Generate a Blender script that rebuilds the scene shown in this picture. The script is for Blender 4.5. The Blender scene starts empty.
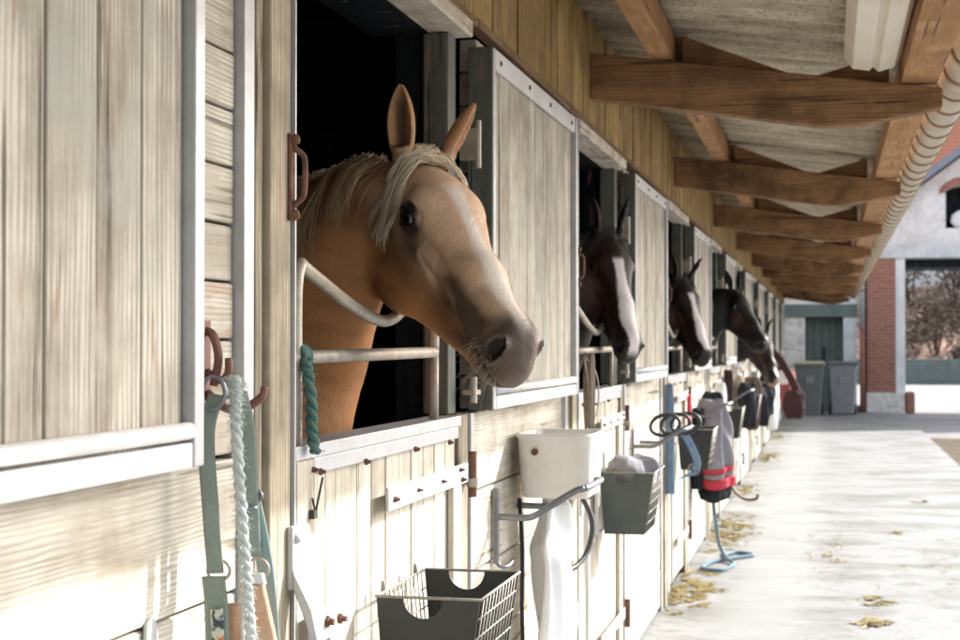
import bpy, bmesh, math, random
import numpy as np
from mathutils import Vector, Matrix
from mathutils.bvhtree import BVHTree
random.seed(7)
SC = bpy.context.scene
COL = SC.collection
R = math.radians
# ------------------------------------------------------------ materials
def newmat(name):
    m = bpy.data.materials.new(name); m.use_nodes = True
    nt = m.node_tree; nt.nodes.clear()
    out = nt.nodes.new('ShaderNodeOutputMaterial'); b = nt.nodes.new('ShaderNodeBsdfPrincipled')
    nt.links.new(b.outputs[0], out.inputs[0])
    return m, nt, b
def nd(nt, t, **kw):
    n = nt.nodes.new('ShaderNode' + t)
    for k, v in kw.items():
        if k[0] == 'i' and k[1:].isdigit(): n.inputs[int(k[1:])].default_value = v
        elif k.startswith('in_'): n.inputs[k[3:].replace('_', ' ')].default_value = v
        else: setattr(n, k, v)
    return n
def lk(nt, a, b): nt.links.new(a, b)
def mth(nt, op, a, b=None, clamp=False):
    n = nt.nodes.new('ShaderNodeMath'); n.operation = op; n.use_clamp = clamp
    for i, v in enumerate((a, b)):
        if v is None: continue
        if isinstance(v, (int, float)): n.inputs[i].default_value = v
        else: lk(nt, v, n.inputs[i])
    return n.outputs[0]
def mixc(nt, f, a, b, mode='MIX'):
    n = nt.nodes.new('ShaderNodeMix'); n.data_type = 'RGBA'; n.blend_type = mode
    for i, v in ((0, f), (6, a), (7, b)):
        if isinstance(v, (int, float)): n.inputs[i].default_value = v
        elif isinstance(v, tuple): n.inputs[i].default_value = (*v, 1)[:4]
        else: lk(nt, v, n.inputs[i])
    return n.outputs[2]
def ramp(nt, v, p0, p1):
    n = nt.nodes.new('ShaderNodeMapRange'); n.clamp = True
    lk(nt, v, n.inputs[0]); n.inputs[1].default_value = p0; n.inputs[2].default_value = p1
    return n.outputs[0]
def bump(nt, b, h, strength, dist=0.01):
    n = nt.nodes.new('ShaderNodeBump'); n.inputs['Strength'].default_value = strength; n.inputs['Distance'].default_value = dist
    lk(nt, h, n.inputs['Height']); lk(nt, n.outputs[0], b.inputs['Normal'])
def coords(nt, scale=(1, 1, 1), jitter=True):
    tc = nt.nodes.new('ShaderNodeTexCoord'); v = tc.outputs['Object']
    if jitter:
        oi = nt.nodes.new('ShaderNodeObjectInfo'); g = nt.nodes.new('ShaderNodeNewGeometry')
        c = nt.nodes.new('ShaderNodeCombineXYZ')
        lk(nt, mth(nt, 'MULTIPLY', oi.outputs['Random'], 17.0), c.inputs[0])
        lk(nt, mth(nt, 'MULTIPLY', g.outputs['Random Per Island'], 23.0), c.inputs[1])
        s = mth(nt, 'ADD', oi.outputs['Random'], g.outputs['Random Per Island'])
        lk(nt, mth(nt, 'MULTIPLY', s, 11.0), c.inputs[2])
        a = nt.nodes.new('ShaderNodeVectorMath'); a.operation = 'ADD'
        lk(nt, v, a.inputs[0]); lk(nt, c.outputs[0], a.inputs[1]); v = a.outputs[0]
    mp = nt.nodes.new('ShaderNodeMapping'); mp.inputs['Scale'].default_value = scale
    lk(nt, v, mp.inputs[0])
    return mp.outputs[0], v
def noise(nt, v, scale, detail=4, rough=.55, dist=0):
    n = nt.nodes.new('ShaderNodeTexNoise'); lk(nt, v, n.inputs['Vector'])
    n.inputs['Scale'].default_value = scale; n.inputs['Detail'].default_value = detail
    n.inputs['Roughness'].default_value = rough; n.inputs['Distortion'].default_value = dist
    return n.outputs['Fac']
def wood(name, c1, c2, axis='Z', stain=None, stain_amt=.5, grain=1.0, rough=.75, bmp=.5, var=.35, knots=True, reed=0):
    m, nt, b = newmat(name)
    sc = {'Z': (1, 1, .035), 'Y': (1, .035, 1), 'X': (.035, 1, 1)}[axis]
    v, raw = coords(nt, sc)
    n1 = noise(nt, v, 95, 6, .7, .3); n2 = noise(nt, v, 13, 4, .6, .8)
    w = nt.nodes.new('ShaderNodeTexWave'); w.wave_type = 'BANDS'
    w.bands_direction = {'Z': 'Y', 'Y': 'Z', 'X': 'Z'}[axis]
    sc2 = {'Z': (1, 1, .12), 'Y': (1, .12, 1), 'X': (.12, 1, 1)}[axis]
    mp = nt.nodes.new('ShaderNodeMapping'); mp.inputs['Scale'].default_value = sc2; lk(nt, raw, mp.inputs[0])
    lk(nt, mp.outputs[0], w.inputs[0]); w.inputs['Scale'].default_value = 42 if axis == 'Y' else 24; w.inputs['Distortion'].default_value = 12
    w.inputs['Detail'].default_value = 3; w.inputs['Detail Scale'].default_value = .35; w.inputs['Detail Roughness'].default_value = .6
    nl = noise(nt, raw, 4.5, 3, .6)
    wa = mth(nt, 'MULTIPLY', mth(nt, 'MULTIPLY', w.outputs['Fac'], ramp(nt, nl, .42, .62)), .30 * grain)
    g = mth(nt, 'ADD', mth(nt, 'MULTIPLY', n1, .42), wa)
    g = mth(nt, 'ADD', g, mth(nt, 'ADD', mth(nt, 'MULTIPLY', n2, .38), mth(nt, 'MULTIPLY', noise(nt, raw, 7, 6, .7), .30)))
    f = ramp(nt, g, .42, .74)
    col = mixc(nt, f, c1, c2)
    # dark narrow cracks
    n4 = noise(nt, v, 45, 2, .5, .2)
    cr = ramp(nt, n4, .30, .36)
    col = mixc(nt, mth(nt, 'SUBTRACT', .75, mth(nt, 'MULTIPLY', cr, .75)), col, tuple(x * .30 for x in c1))
    if stain:
        n3 = noise(nt, raw, 3.2, 5, .65)
        sv = mth(nt, 'MULTIPLY', ramp(nt, n3, .5, .68), stain_amt)
        col = mixc(nt, sv, col, stain)
        mp3 = nt.nodes.new('ShaderNodeMapping'); mp3.inputs['Scale'].default_value = {'Z': (1, 1, .22), 'Y': (1, .22, 1), 'X': (.22, 1, 1)}[axis]; lk(nt, raw, mp3.inputs[0])
        n5 = noise(nt, mp3.outputs[0], 26, 2, .5)
        col = mixc(nt, mth(nt, 'MULTIPLY', ramp(nt, n5, .65, .73), .6 * stain_amt + .15), col, (.33, .17, .10))
    if knots:
        vo = nt.nodes.new('ShaderNodeTexVoronoi'); vo.inputs['Scale'].default_value = 3.6
        mp2 = nt.nodes.new('ShaderNodeMapping'); mp2.inputs['Scale'].default_value = {'Z': (1, 1.6, .5), 'Y': (1, .5, 1.6), 'X': (.5, 1, 1.6)}[axis]; lk(nt, raw, mp2.inputs[0])
        lk(nt, mp2.outputs[0], vo.inputs['Vector'])
        k = ramp(nt, vo.outputs['Distance'], .03, .075)
        col = mixc(nt, mth(nt, 'SUBTRACT', .7, mth(nt, 'MULTIPLY', k, .7)), col, (.12, .07, .04))
    gi = nt.nodes.new('ShaderNodeNewGeometry')
    val = mth(nt, 'ADD', mth(nt, 'MULTIPLY', gi.outputs['Random Per Island'], var), 1 - var / 2)
    hs = nt.nodes.new('ShaderNodeHueSaturation'); lk(nt, val, hs.inputs['Value']); lk(nt, col, hs.inputs['Color'])
    lk(nt, hs.outputs[0], b.inputs['Base Color']); b.inputs['Roughness'].default_value = rough
    b.inputs['Specular IOR Level'].default_value = .3
    hgt = mth(nt, 'ADD', g, mth(nt, 'MULTIPLY', cr, .6))
    bump(nt, b, hgt, bmp, .004)
    return m
def paint(name, c, rough=.5, metal=0, dirt=None, dirt_amt=.5, dscale=6, bmp=.15, spec=.5, fine=60, var=0):
    m, nt, b = newmat(name)
    v, raw = coords(nt)
    n1 = noise(nt, raw, dscale, 6, .65); n2 = noise(nt, raw, fine, 4, .6)
    dirt = dirt or tuple(x * .6 for x in c)
    f = mth(nt, 'MULTIPLY', ramp(nt, mth(nt, 'ADD', mth(nt, 'MULTIPLY', n1, .7), mth(nt, 'MULTIPLY', n2, .3)), .42, .66), dirt_amt)
    col = mixc(nt, f, c, dirt)
    lk(nt, col, b.inputs['Base Color']); b.inputs['Metallic'].default_value = metal
    b.inputs['Specular IOR Level'].default_value = spec
    lk(nt, mth(nt, 'ADD', mth(nt, 'MULTIPLY', n2, .2), rough - .1), b.inputs['Roughness'])
    bump(nt, b, n2, bmp, .002)
    return m
M = {}
M['shutter'] = wood('weathered_shutter', (.19, .155, .115), (.60, .555, .465), 'Z', (.38, .38, .33), .8, .8, bmp=.9, var=.2)
M['plank_h'] = wood('weathered_plank', (.29, .235, .165), (.70, .655, .56), 'Y', (.47, .43, .36), .5, .75, var=.12, bmp=.4)
M['post'] = wood('weathered_post', (.115, .09, .06), (.42, .36, .26), 'Z', (.20, .19, .14), .6, 1.0, var=.35, bmp=.8)
M['door'] = wood('weathered_door', (.38, .325, .24), (.68, .635, .54), 'Z', (.46, .43, .36), .4, .7, var=.2)
M['edge'] = wood('green_grey_timber', (.07, .075, .062), (.19, .195, .165), 'Z', (.12, .12, .10), .5, .5, knots=False)
M['clad'] = wood('ochre_cladding', (.20, .12, .038), (.54, .37, .145), 'Z', (.15, .10, .045), .6, .7, var=.4)
M['beam'] = wood('brown_beam', (.12, .062, .028), (.42, .24, .115), 'X', (.085, .045, .023), .9, .45, var=.3)
M['purlin'] = wood('orange_purlin', (.28, .14, .055), (.52, .30, .14), 'Y', (.22, .12, .06), .4, .7, var=.2)
M['lintel'] = wood('flaked_lintel', (.45, .38, .28), (.78, .73, .64), 'Y', (.26, .16, .09), .8, 1, var=.3)
M['ledge'] = wood('rusty_ledge', (.13, .075, .035), (.30, .19, .10), 'Y', (.08, .05, .03), .6, .6)
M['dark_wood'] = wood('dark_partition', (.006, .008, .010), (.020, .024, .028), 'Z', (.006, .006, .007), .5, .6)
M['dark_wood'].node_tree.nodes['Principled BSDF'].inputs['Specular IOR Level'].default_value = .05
M['galv'] = paint('galvanised_steel', (.50, .51, .53), .45, .35, (.36, .35, .34), .6, 9, .1)
M['galv_dark'] = paint('worn_tube', (.42, .38, .32), .5, .25, (.25, .17, .11), .8, 14, .2)
M['galv_bar'] = paint('grey_tube', (.22, .23, .25), .38, .6, (.12, .12, .13), .6, 14, .1)
M['white_metal'] = paint('white_painted_metal', (.70, .71, .73), .45, .1, (.48, .45, .41), .55, 8, .15)
M['rust'] = paint('rusted_iron', (.13, .06, .04), .8, .2, (.26, .14, .09), .8, 30, .6)
M['red_rust'] = paint('red_oxide_iron', (.20, .085, .065), .6, .1, (.13, .06, .05), .7, 30, .4)
M['dark_iron'] = paint('dark_iron', (.035, .036, .038), .5, .4, (.08, .07, .06), .4, 20, .2)
M['black_panel'] = paint('black_feeder_panel', (.009, .011, .011), .42, 0, (.026, .029, .028), .5, 10, .1)
M['green_panel'] = paint('grey_green_feeder_panel', (.045, .058, .052), .42, 0, (.09, .10, .09), .5, 10, .1)
M['wire'] = paint('grey_wire', (.30, .29, .26), .5, .4, (.15, .12, .09), .6, 30, .1)
M['white_plastic'] = paint('white_plastic', (.75, .73, .68), .35, 0, (.55, .45, .32), .35, 7, .05)
M['cloth_white'] = paint('white_cloth', (.82, .82, .81), .95, 0, (.62, .61, .58), .3, 12, .4, .02, 120)
M['teal'] = paint('grey_teal_webbing', (.22, .27, .235), .85, 0, (.34, .37, .32), .6, 14, .5, .1, 220)
M['teal2'] = paint('blue_teal_webbing', (.23, .31, .30), .85, 0, (.33, .39, .37), .6, 14, .5, .1, 220)
M['ropew'] = paint('white_rope', (.60, .65, .62), .95, 0, (.34, .38, .35), .5, 30, .9, .05, 260)
M['roped'] = paint('turquoise_rope', (.085, .17, .145), .95, 0, (.16, .24, .20), .7, 30, .9, .05, 260)
M['leather'] = paint('tan_leather', (.42, .24, .14), .7, 0, (.58, .42, .32), .6, 25, .6, .3, 150)
M['brown_leather'] = paint('brown_leather', (.10, .05, .03), .5, 0, (.2, .12, .08), .5, 25, .4)
M['worn_leather'] = paint('worn_grey_leather', (.20, .16, .12), .8, 0, (.10, .07, .05), .6, 25, .5)
M['blue'] = paint('blue_webbing', (.14, .22, .33), .8, 0, (.27, .36, .44), .6, 20, .4, .1, 200)
M['pale_blue'] = paint('pale_blue_rope', (.13, .20, .25), .9, 0, (.24, .31, .35), .5, 20, .5, .1, 200)
M['grey_cloth'] = paint('grey_fabric', (.22, .21, .23), .95, 0, (.38, .365, .39), .6, 8, .4, .1, 160)
M['dark_cloth'] = paint('dark_fabric', (.02, .022, .026), .9, 0, (.05, .05, .055), .6, 8, .4, .1, 160)
M['red_cloth'] = paint('red_fabric', (.50, .055, .075), .85, 0, (.38, .06, .08), .5, 10, .3, .1, 160)
M['pink_cloth'] = paint('pink_fabric', (.36, .11, .11), .85, 0, (.24, .07, .08), .6, 10, .3, .1, 160)
M['maroon_cloth'] = paint('maroon_fabric', (.045, .024, .026), .9, 0, (.09, .05, .05), .5, 10, .3, .1, 160)
M['bin'] = paint('grey_bin_plastic', (.16, .17, .17), .5, 0, (.24, .24, .24), .5, 5, .05)
M['bin_light'] = paint('light_grey_bin_plastic', (.26, .27, .28), .5, 0, (.34, .34, .34), .5, 5, .05)
M['bin_yellow'] = paint('yellowed_lid', (.45, .44, .26), .5, 0, (.34, .33, .24), .5, 5, .05)
M['dark_lid'] = paint('dark_lid', (.09, .10, .10), .5, 0, (.14, .14, .14), .5, 5, .05)
M['hoof'] = paint('hoof', (.06, .05, .04), .5, 0)
M['dirt'] = paint('leaf_litter', (.12, .095, .065), .95, 0, (.045, .035, .022), .9, 5, 1, .1, 90)
M['render_wall'] = paint('white_lime_render', (.84, .83, .80), .9, 0, (.50, .47, .43), .7, 1.5, .5, .2, 12)
M['concrete_beam'] = paint('grey_concrete_lintel', (.70, .71, .70), .85, 0, (.36, .36, .34), .6, 2, .4, .2, 12)
M['tin_green'] = paint('green_grey_sheet', (.16, .19, .17), .7, 0, (.09, .11, .10), .7, 3, .3, .2, 20)
M['blue_grey'] = paint('blue_grey_verge', (.20, .24, .29), .6, 0, (.3, .32, .35), .5, 3, .2)
M['lamp_white'] = paint('aged_white_lamp_plastic', (.72, .67, .58), .4, 0, (.55, .45, .33), .5, 6, .1)
M['gutter'] = paint('cream_gutter', (.60, .55, .47), .5, 0, (.40, .31, .22), .7, 5, .2)
M['gutter_band'] = paint('tan_band', (.38, .26, .15), .7, 0, (.25, .15, .09), .7, 9, .2)
M['terracotta_pipe'] = paint('terracotta_pipe', (.30, .12, .08), .7, 0)
def m_sheet():
    m, nt, b = newmat('fibre_cement_sheet'); v, raw = coords(nt, (.25, 1, 1), False)
    n1 = noise(nt, v, 9, 6, .7); n2 = noise(nt, raw, 70, 4, .6)
    col = mixc(nt, ramp(nt, n1, .35, .68), (.30, .25, .18), (.68, .61, .50))
    col = mixc(nt, ramp(nt, n2, .5, .8), col, (.14, .12, .09))
    lk(nt, col, b.inputs['Base Color']); b.inputs['Roughness'].default_value = .9; bump(nt, b, n2, .5, .004)
    return m
M['sheet'] = m_sheet()
def m_concrete():
    m, nt, b = newmat('walkway_concrete'); v, raw = coords(nt, (1, .35, 1), False)
    v2 = nt.nodes.new('ShaderNodeMapping'); v2.inputs['Scale'].default_value = (.6, 1, 1); lk(nt, raw, v2.inputs[0])
    n1 = noise(nt, v2.outputs[0], 1.9, 7, .62, .3); n2 = noise(nt, raw, 38, 6, .7); n3 = noise(nt, v2.outputs[0], 6, 5, .7, .8)
    col = mixc(nt, ramp(nt, n1, .45, .62), (.215, .222, .225), (.11, .112, .10))
    col = mixc(nt, mth(nt, 'MULTIPLY', ramp(nt, n3, .53, .66), .7), col, (.085, .082, .066))
    col = mixc(nt, mth(nt, 'MULTIPLY', ramp(nt, n2, .56, .66), .7), col, (.095, .092, .08))
    # a paler strip running parallel to the stable wall
    sx = nt.nodes.new('ShaderNodeSeparateXYZ'); lk(nt, raw, sx.inputs[0])
    d = mth(nt, 'ABSOLUTE', mth(nt, 'SUBTRACT', mth(nt, 'ADD', sx.outputs[0], mth(nt, 'MULTIPLY', n1, .25)), .70))
    k = mth(nt, 'SUBTRACT', 1, ramp(nt, d, .12, .36))
    col = mixc(nt, mth(nt, 'MULTIPLY', k, .6), col, (.26, .268, .272))
    lk(nt, col, b.inputs['Base Color']); b.inputs['Roughness'].default_value = .8
    bump(nt, b, mth(nt, 'ADD', n2, n3), .5, .006)
    return m
M['concrete'] = m_concrete()
def m_yard():
    m, nt, b = newmat('yard_asphalt'); v, raw = coords(nt, (1, 1, 1), False)
    n1 = noise(nt, raw, .6, 6, .6); n2 = noise(nt, raw, 55, 5, .7)
    col = mixc(nt, ramp(nt, n1, .35, .65), (.20, .195, .20), (.34, .33, .335))
    col = mixc(nt, mth(nt, 'MULTIPLY', n2, .5), col, (.12, .11, .11))
    lk(nt, col, b.inputs['Base Color']); b.inputs['Roughness'].default_value = .85; bump(nt, b, n2, .6, .008)
    return m
M['yard'] = m_yard()
def m_stone():
    m, nt, b = newmat('rubble_stone'); v, raw = coords(nt, (1, 1, 1), False)
    vo = nt.nodes.new('ShaderNodeTexVoronoi'); vo.inputs['Scale'].default_value = 4.2; lk(nt, raw, vo.inputs['Vector']); vo.feature = 'DISTANCE_TO_EDGE'
    v1 = nt.nodes.new('ShaderNodeTexVoronoi'); v1.inputs['Scale'].default_value = 4.2; lk(nt, raw, v1.inputs['Vector'])
    n = noise(nt, raw, 12, 5, .6)
    c = mixc(nt, v1.outputs['Color'], (.38, .33, .27), (.72, .68, .60)); c = mixc(nt, ramp(nt, n, .3, .7), c, (.74, .71, .66))
    c = mixc(nt, ramp(nt, vo.outputs['Distance'], .02, .07), (.78, .75, .70), c)
    lk(nt, c, b.inputs['Base Color']); b.inputs['Roughness'].default_value = .95; bump(nt, b, vo.outputs['Distance'], .7, .05)
    return m
M['stone'] = m_stone()
def m_brick(name, c1, c2, mo, sx=4.6):
    m, nt, b = newmat(name); tc = nt.nodes.new('ShaderNodeTexCoord')
    s = nt.nodes.new('ShaderNodeSeparateXYZ'); lk(nt, tc.outputs['Object'], s.inputs[0]); c = nt.nodes.new('ShaderNodeCombineXYZ')
    lk(nt, mth(nt, 'ADD', s.outputs[0], s.outputs[1]), c.inputs[0]); lk(nt, s.outputs[2], c.inputs[1])
    br = nt.nodes.new('ShaderNodeTexBrick'); lk(nt, c.outputs[0], br.inputs['Vector'])
    br.inputs['Color1'].default_value = (*c1, 1); br.inputs['Color2'].default_value = (*c2, 1); br.inputs['Mortar'].default_value = (*mo, 1)
    br.inputs['Scale'].default_value = 1; br.inputs['Brick Width'].default_value = .23; br.inputs['Row Height'].default_value = .075; br.inputs['Mortar Size'].default_value = .008
    n = noise(nt, tc.outputs['Object'], 9, 5, .6)
    col = mixc(nt, mth(nt, 'MULTIPLY', n, .5), br.outputs['Color'], (.20, .09, .06), 'MIX')
    lk(nt, col, b.inputs['Base Color']); b.inputs['Roughness'].default_value = .9; bump(nt, b, br.outputs['Fac'], -.4, .01)
    return m
M['brick'] = m_brick('red_brick', (.30, .095, .06), (.40, .15, .09), (.40, .33, .28))
def m_hair(name, c1, c2):
    m, nt, b = newmat(name); g = nt.nodes.new('ShaderNodeNewGeometry')
    col = mixc(nt, g.outputs['Random Per Island'], c1, c2)
    lk(nt, col, b.inputs['Base Color']); b.inputs['Roughness'].default_value = .38; b.inputs['Specular IOR Level'].default_value = .6
    return m
M['hair_flax'] = m_hair('flaxen_hair', (.55, .42, .27), (.90, .79, .60))
M['hair_mane_shade'] = m_hair('shaded_mane_hair', (.13, .075, .035), (.34, .23, .12))  # flaxen mane darkened in colour to imitate shade inside the opening
M['hair_dark'] = m_hair('dark_hair', (.010, .008, .007), (.03, .022, .018))
M['whisker'] = m_hair('whisker', (.35, .27, .18), (.6, .5, .38))
M['straw'] = m_hair('straw', (.13, .10, .03), (.38, .29, .09))
def m_coat():
    m, nt, b = newmat('horse_coat')
    a = nt.nodes.new('ShaderNodeAttribute'); a.attribute_name = 'Coat'
    v, raw = coords(nt, (1, 1, .35), False)
    n = noise(nt, v, 260, 4, .7); n2 = noise(nt, raw, 16, 5, .6)
    c = mixc(nt, ramp(nt, n, .3, .75), a.outputs['Color'], (.5, .5, .5), 'OVERLAY')
    hs = nt.nodes.new('ShaderNodeHueSaturation'); lk(nt, c, hs.inputs['Color'])
    lk(nt, mth(nt, 'ADD', .78, mth(nt, 'MULTIPLY', mth(nt, 'ADD', mth(nt, 'MULTIPLY', n, .5), mth(nt, 'MULTIPLY', n2, .5)), .44)), hs.inputs['Value'])
    lk(nt, hs.outputs[0], b.inputs['Base Color']); b.inputs['Roughness'].default_value = .52
    b.inputs['Specular IOR Level'].default_value = .35
    b.inputs['Sheen Weight'].default_value = .08; b.inputs['Sheen Roughness'].default_value = .4; b.inputs['Sheen Tint'].default_value = (1, .85, .7, 1)
    bump(nt, b, mth(nt, 'ADD', n, mth(nt, 'ADD', mth(nt, 'MULTIPLY', n2, .9), noise(nt, raw, 60, 4, .6))), .55, .004)
    return m
M['coat'] = m_coat()
m, nt, b = newmat('eye_dark'); b.inputs['Base Color'].default_value = (.006, .004, .003, 1); b.inputs['Roughness'].default_value = .04; b.inputs['Coat Weight'].default_value = 1; M['eye'] = m
def m_tile():
    m, nt, b = newmat('clay_tile'); v, raw = coords(nt, (1, 1, 1), False)
    n = noise(nt, raw, 3, 5, .6); w = nt.nodes.new('ShaderNodeTexWave'); w.bands_direction = 'Y'; w.inputs['Scale'].default_value = 1.2; lk(nt, raw, w.inputs[0])
    c = mixc(nt, n, (.34, .10, .055), (.55, .22, .13)); lk(nt, c, b.inputs['Base Color']); b.inputs['Roughness'].default_value = .85; bump(nt, b, w.outputs['Fac'], .6, .05)
    return m
M['tile'] = m_tile()
def m_hill():
    m, nt, b = newmat('scrub_hillside'); v, raw = coords(nt, (1, 1, 1), False)
    n = noise(nt, raw, .45, 8, .8); n2 = noise(nt, raw, 2.2, 6, .75)
    c = mixc(nt, ramp(nt, n, .43, .57), (.78, .52, .40), (.07, .045, .03)); c = mixc(nt, mth(nt, 'MULTIPLY', ramp(nt, n2, .5, .6), .7), c, (.35, .26, .20))
    lk(nt, c, b.inputs['Base Color']); b.inputs['Roughness'].default_value = 1; bump(nt, b, n2, 1, .3)
    return m
M['hill'] = m_hill()
M['leafm'] = m_hair('scrub_leaves', (.07, .05, .035), (.26, .20, .16)); _b = M['leafm'].node_tree.nodes['Principled BSDF']; _b.inputs['Roughness'].default_value = 1; _b.inputs['Specular IOR Level'].default_value = 0
M['bark'] = paint('scrub_bark', (.12, .08, .06), .95, 0)
m, nt, b = newmat('print_patch'); v, raw = coords(nt, (1, 1, 1), False); n = noise(nt, raw, 55, 2, .5)
c = mixc(nt, ramp(nt, n, .38, .46), (.02, .05, .06), (.55, .55, .45)); c = mixc(nt, ramp(nt, n, .56, .6), c, (.55, .17, .04)); lk(nt, c, b.inputs['Base Color']); M['print'] = m
# ------------------------------------------------------------ mesh helpers
class MB:
    def __init__(s): s.v = []; s.f = []
    def box(s, x0, x1, y0, y1, z0, z1):
        n = len(s.v)
        s.v += [(x0, y0, z0), (x1, y0, z0), (x1, y1, z0), (x0, y1, z0), (x0, y0, z1), (x1, y0, z1), (x1, y1, z1), (x0, y1, z1)]
        s.f += [tuple(n + i for i in q) for q in ((0, 3, 2, 1), (4, 5, 6, 7), (0, 1, 5, 4), (1, 2, 6, 5), (2, 3, 7, 6), (3, 0, 4, 7))]
        return s
    def prism(s, pts, d0, d1, axis='Y'):   # pts (a,b) polygon, extruded along axis
        n = len(s.v); k = len(pts)
        def mk(a, b, d): return {'Y': (a, d, b), 'X': (d, a, b), 'Z': (a, b, d)}[axis]
        s.v += [mk(a, b, d0) for a, b in pts] + [mk(a, b, d1) for a, b in pts]
        s.f += [tuple(range(n, n + k)), tuple(range(n + 2 * k - 1, n + k - 1, -1))]
        s.f += [(n + i, n + k + i, n + k + (i + 1) % k, n + (i + 1) % k) for i in range(k)]
        return s
    def tube(s, pts, r, seg=10, closed=False, flat=None):
        pts = [Vector(p) for p in pts]; k = len(pts); n = len(s.v)
        rs = r if isinstance(r, (list, tuple)) else [r] * k
        up = None
        for i, p in enumerate(pts):
            t = (pts[min(i + 1, k - 1)] - pts[max(i - 1, 0)])
            if closed: t = pts[(i + 1) % k] - pts[(i - 1) % k]
            if t.length < 1e-9: t = Vector((0, 0, 1))
            t.normalize()
            if up is None:
                up = Vector(flat) if flat else (Vector((0, 0, 1)) if abs(t.z) < .9 else Vector((1, 0, 0)))
            elif flat: up = Vector(flat)
            a = (up - t * up.dot(t))
            if a.length < 1e-6: a = t.orthogonal()
            a.normalize(); up = a; b2 = t.cross(a)
            for j in range(seg):
                an = 2 * math.pi * j / seg
                if flat: ra, rb = rs[i][0], rs[i][1]
                else: ra = rb = rs[i]
                s.v.append(tuple(p + a * math.cos(an) * ra + b2 * math.sin(an) * rb))
        m = k if closed else k - 1
        for i in range(m):
            for j in range(seg):
                i2 = (i + 1) % k
                s.f.append((n + i * seg + j, n + i * seg + (j + 1) % seg, n + i2 * seg + (j + 1) % seg, n + i2 * seg + j))
        if not closed:
            s.f.append(tuple(n + j for j in range(seg))[::-1]); s.f.append(tuple(n + (k - 1) * seg + j for j in range(seg)))
        return s
    def cyl(s, a, b2, r, seg=12): return s.tube([a, b2], r, seg)
    def lathe(s, prof, c=(0, 0, 0), seg=24, sx=1, sy=1):   # prof: (r,z)
        n = len(s.v); k = len(prof)
        for r, z in prof:
            for j in range(seg):
                a = 2 * math.pi * j / seg; s.v.append((c[0] + r * sx * math.cos(a), c[1] + r * sy * math.sin(a), c[2] + z))
        for i in range(k - 1):
            for j in range(seg): s.f.append((n + i * seg + j, n + i * seg + (j + 1) % seg, n + (i + 1) * seg + (j + 1) % seg, n + (i + 1) * seg + j))
        return s
    def grid(s, P):   # P[i][j] points
        n = len(s.v); a = len(P); b2 = len(P[0])
        for row in P: s.v += [tuple(p) for p in row]
        for i in range(a - 1):
            for j in range(b2 - 1): s.f.append((n + i * b2 + j, n + i * b2 + j + 1, n + (i + 1) * b2 + j + 1, n + (i + 1) * b2 + j))
        return s
    def build(s, name, mat, parent=None, loc=(0, 0, 0), smooth=False, bevel=0, solid=0, kind=None, sub=0):
        me = bpy.data.meshes.new(name); me.from_pydata(s.v, [], s.f); me.update()
        bm = bmesh.new(); bm.from_mesh(me); bmesh.ops.recalc_face_normals(bm, faces=bm.faces); bm.to_mesh(me); bm.free()
        me.materials.append(M[mat] if isinstance(mat, str) else mat)
        o = bpy.data.objects.new(name, me); COL.objects.link(o); o.location = loc
        if parent: o.parent = parent
        if smooth:
            for p in me.polygons: p.use_smooth = True
        if solid: md = o.modifiers.new('Solid', 'SOLIDIFY'); md.thickness = solid; md.offset = 0
        if sub: md = o.modifiers.new('Sub', 'SUBSURF'); md.levels = md.render_levels = sub
        if bevel: md = o.modifiers.new('Bevel', 'BEVEL'); md.width = bevel; md.segments = 2; md.limit_method = 'ANGLE'; md.angle_limit = R(40)
        if kind: o['kind'] = kind
        return o
def empty(name, loc=(0, 0, 0)):
    o = bpy.data.objects.new(name, None); COL.objects.link(o); o.location = loc; o.empty_display_size = .2; return o
def tag(o, label=None, cat=None, group=None, kind=None):
    if label: o['label'] = label
    if cat: o['category'] = cat
    if group: o['group'] = group
    if kind: o['kind'] = kind
    return o
def copy_tree(o, parent, loc=None):
    c = o.copy(); COL.objects.link(c); c.parent = parent
    if loc is not None: c.location = loc
    for ch in list(o.children): copy_tree(ch, c)
    return c
def vboards(mb, y0, y1, z0, z1, x0, th, bw, gap=.003, jit=.002):
    n = max(1, round((y1 - y0) / bw)); w = (y1 - y0) / n
    for i in range(n):
        j = random.uniform(-jit, jit)
        mb.box(x0, x0 + th + j, y0 + i * w + gap / 2, y0 + (i + 1) * w - gap / 2, z0 + random.uniform(0, jit), z1)
def hboards(mb, y0, y1, z0, z1, x0, th, bw, gap=.004, jit=.002):
    n = max(1, round((z1 - z0) / bw)); w = (z1 - z0) / n
    for i in range(n):
        j = random.uniform(-jit, jit)
        mb.box(x0, x0 + th + j, y0, y1, z0 + i * w + gap / 2, z0 + (i + 1) * w - gap / 2)
def bez(pts, n=8):  # catmull-rom through points
    P = [Vector(p) for p in pts]; P = [P[0] * 2 - P[1]] + P + [P[-1] * 2 - P[-2]]; out = []
    for i in range(1, len(P) - 2):
        for k in range(n):
            t = k / n
            out.append(.5 * ((2 * P[i]) + (-P[i-1] + P[i+1]) * t + (2*P[i-1] - 5*P[i] + 4*P[i+1] - P[i+2]) * t*t + (-P[i-1] + 3*P[i] - 3*P[i+1] + P[i+2]) * t**3))
    out.append(P[-2]); return out
FINE = .004
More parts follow.
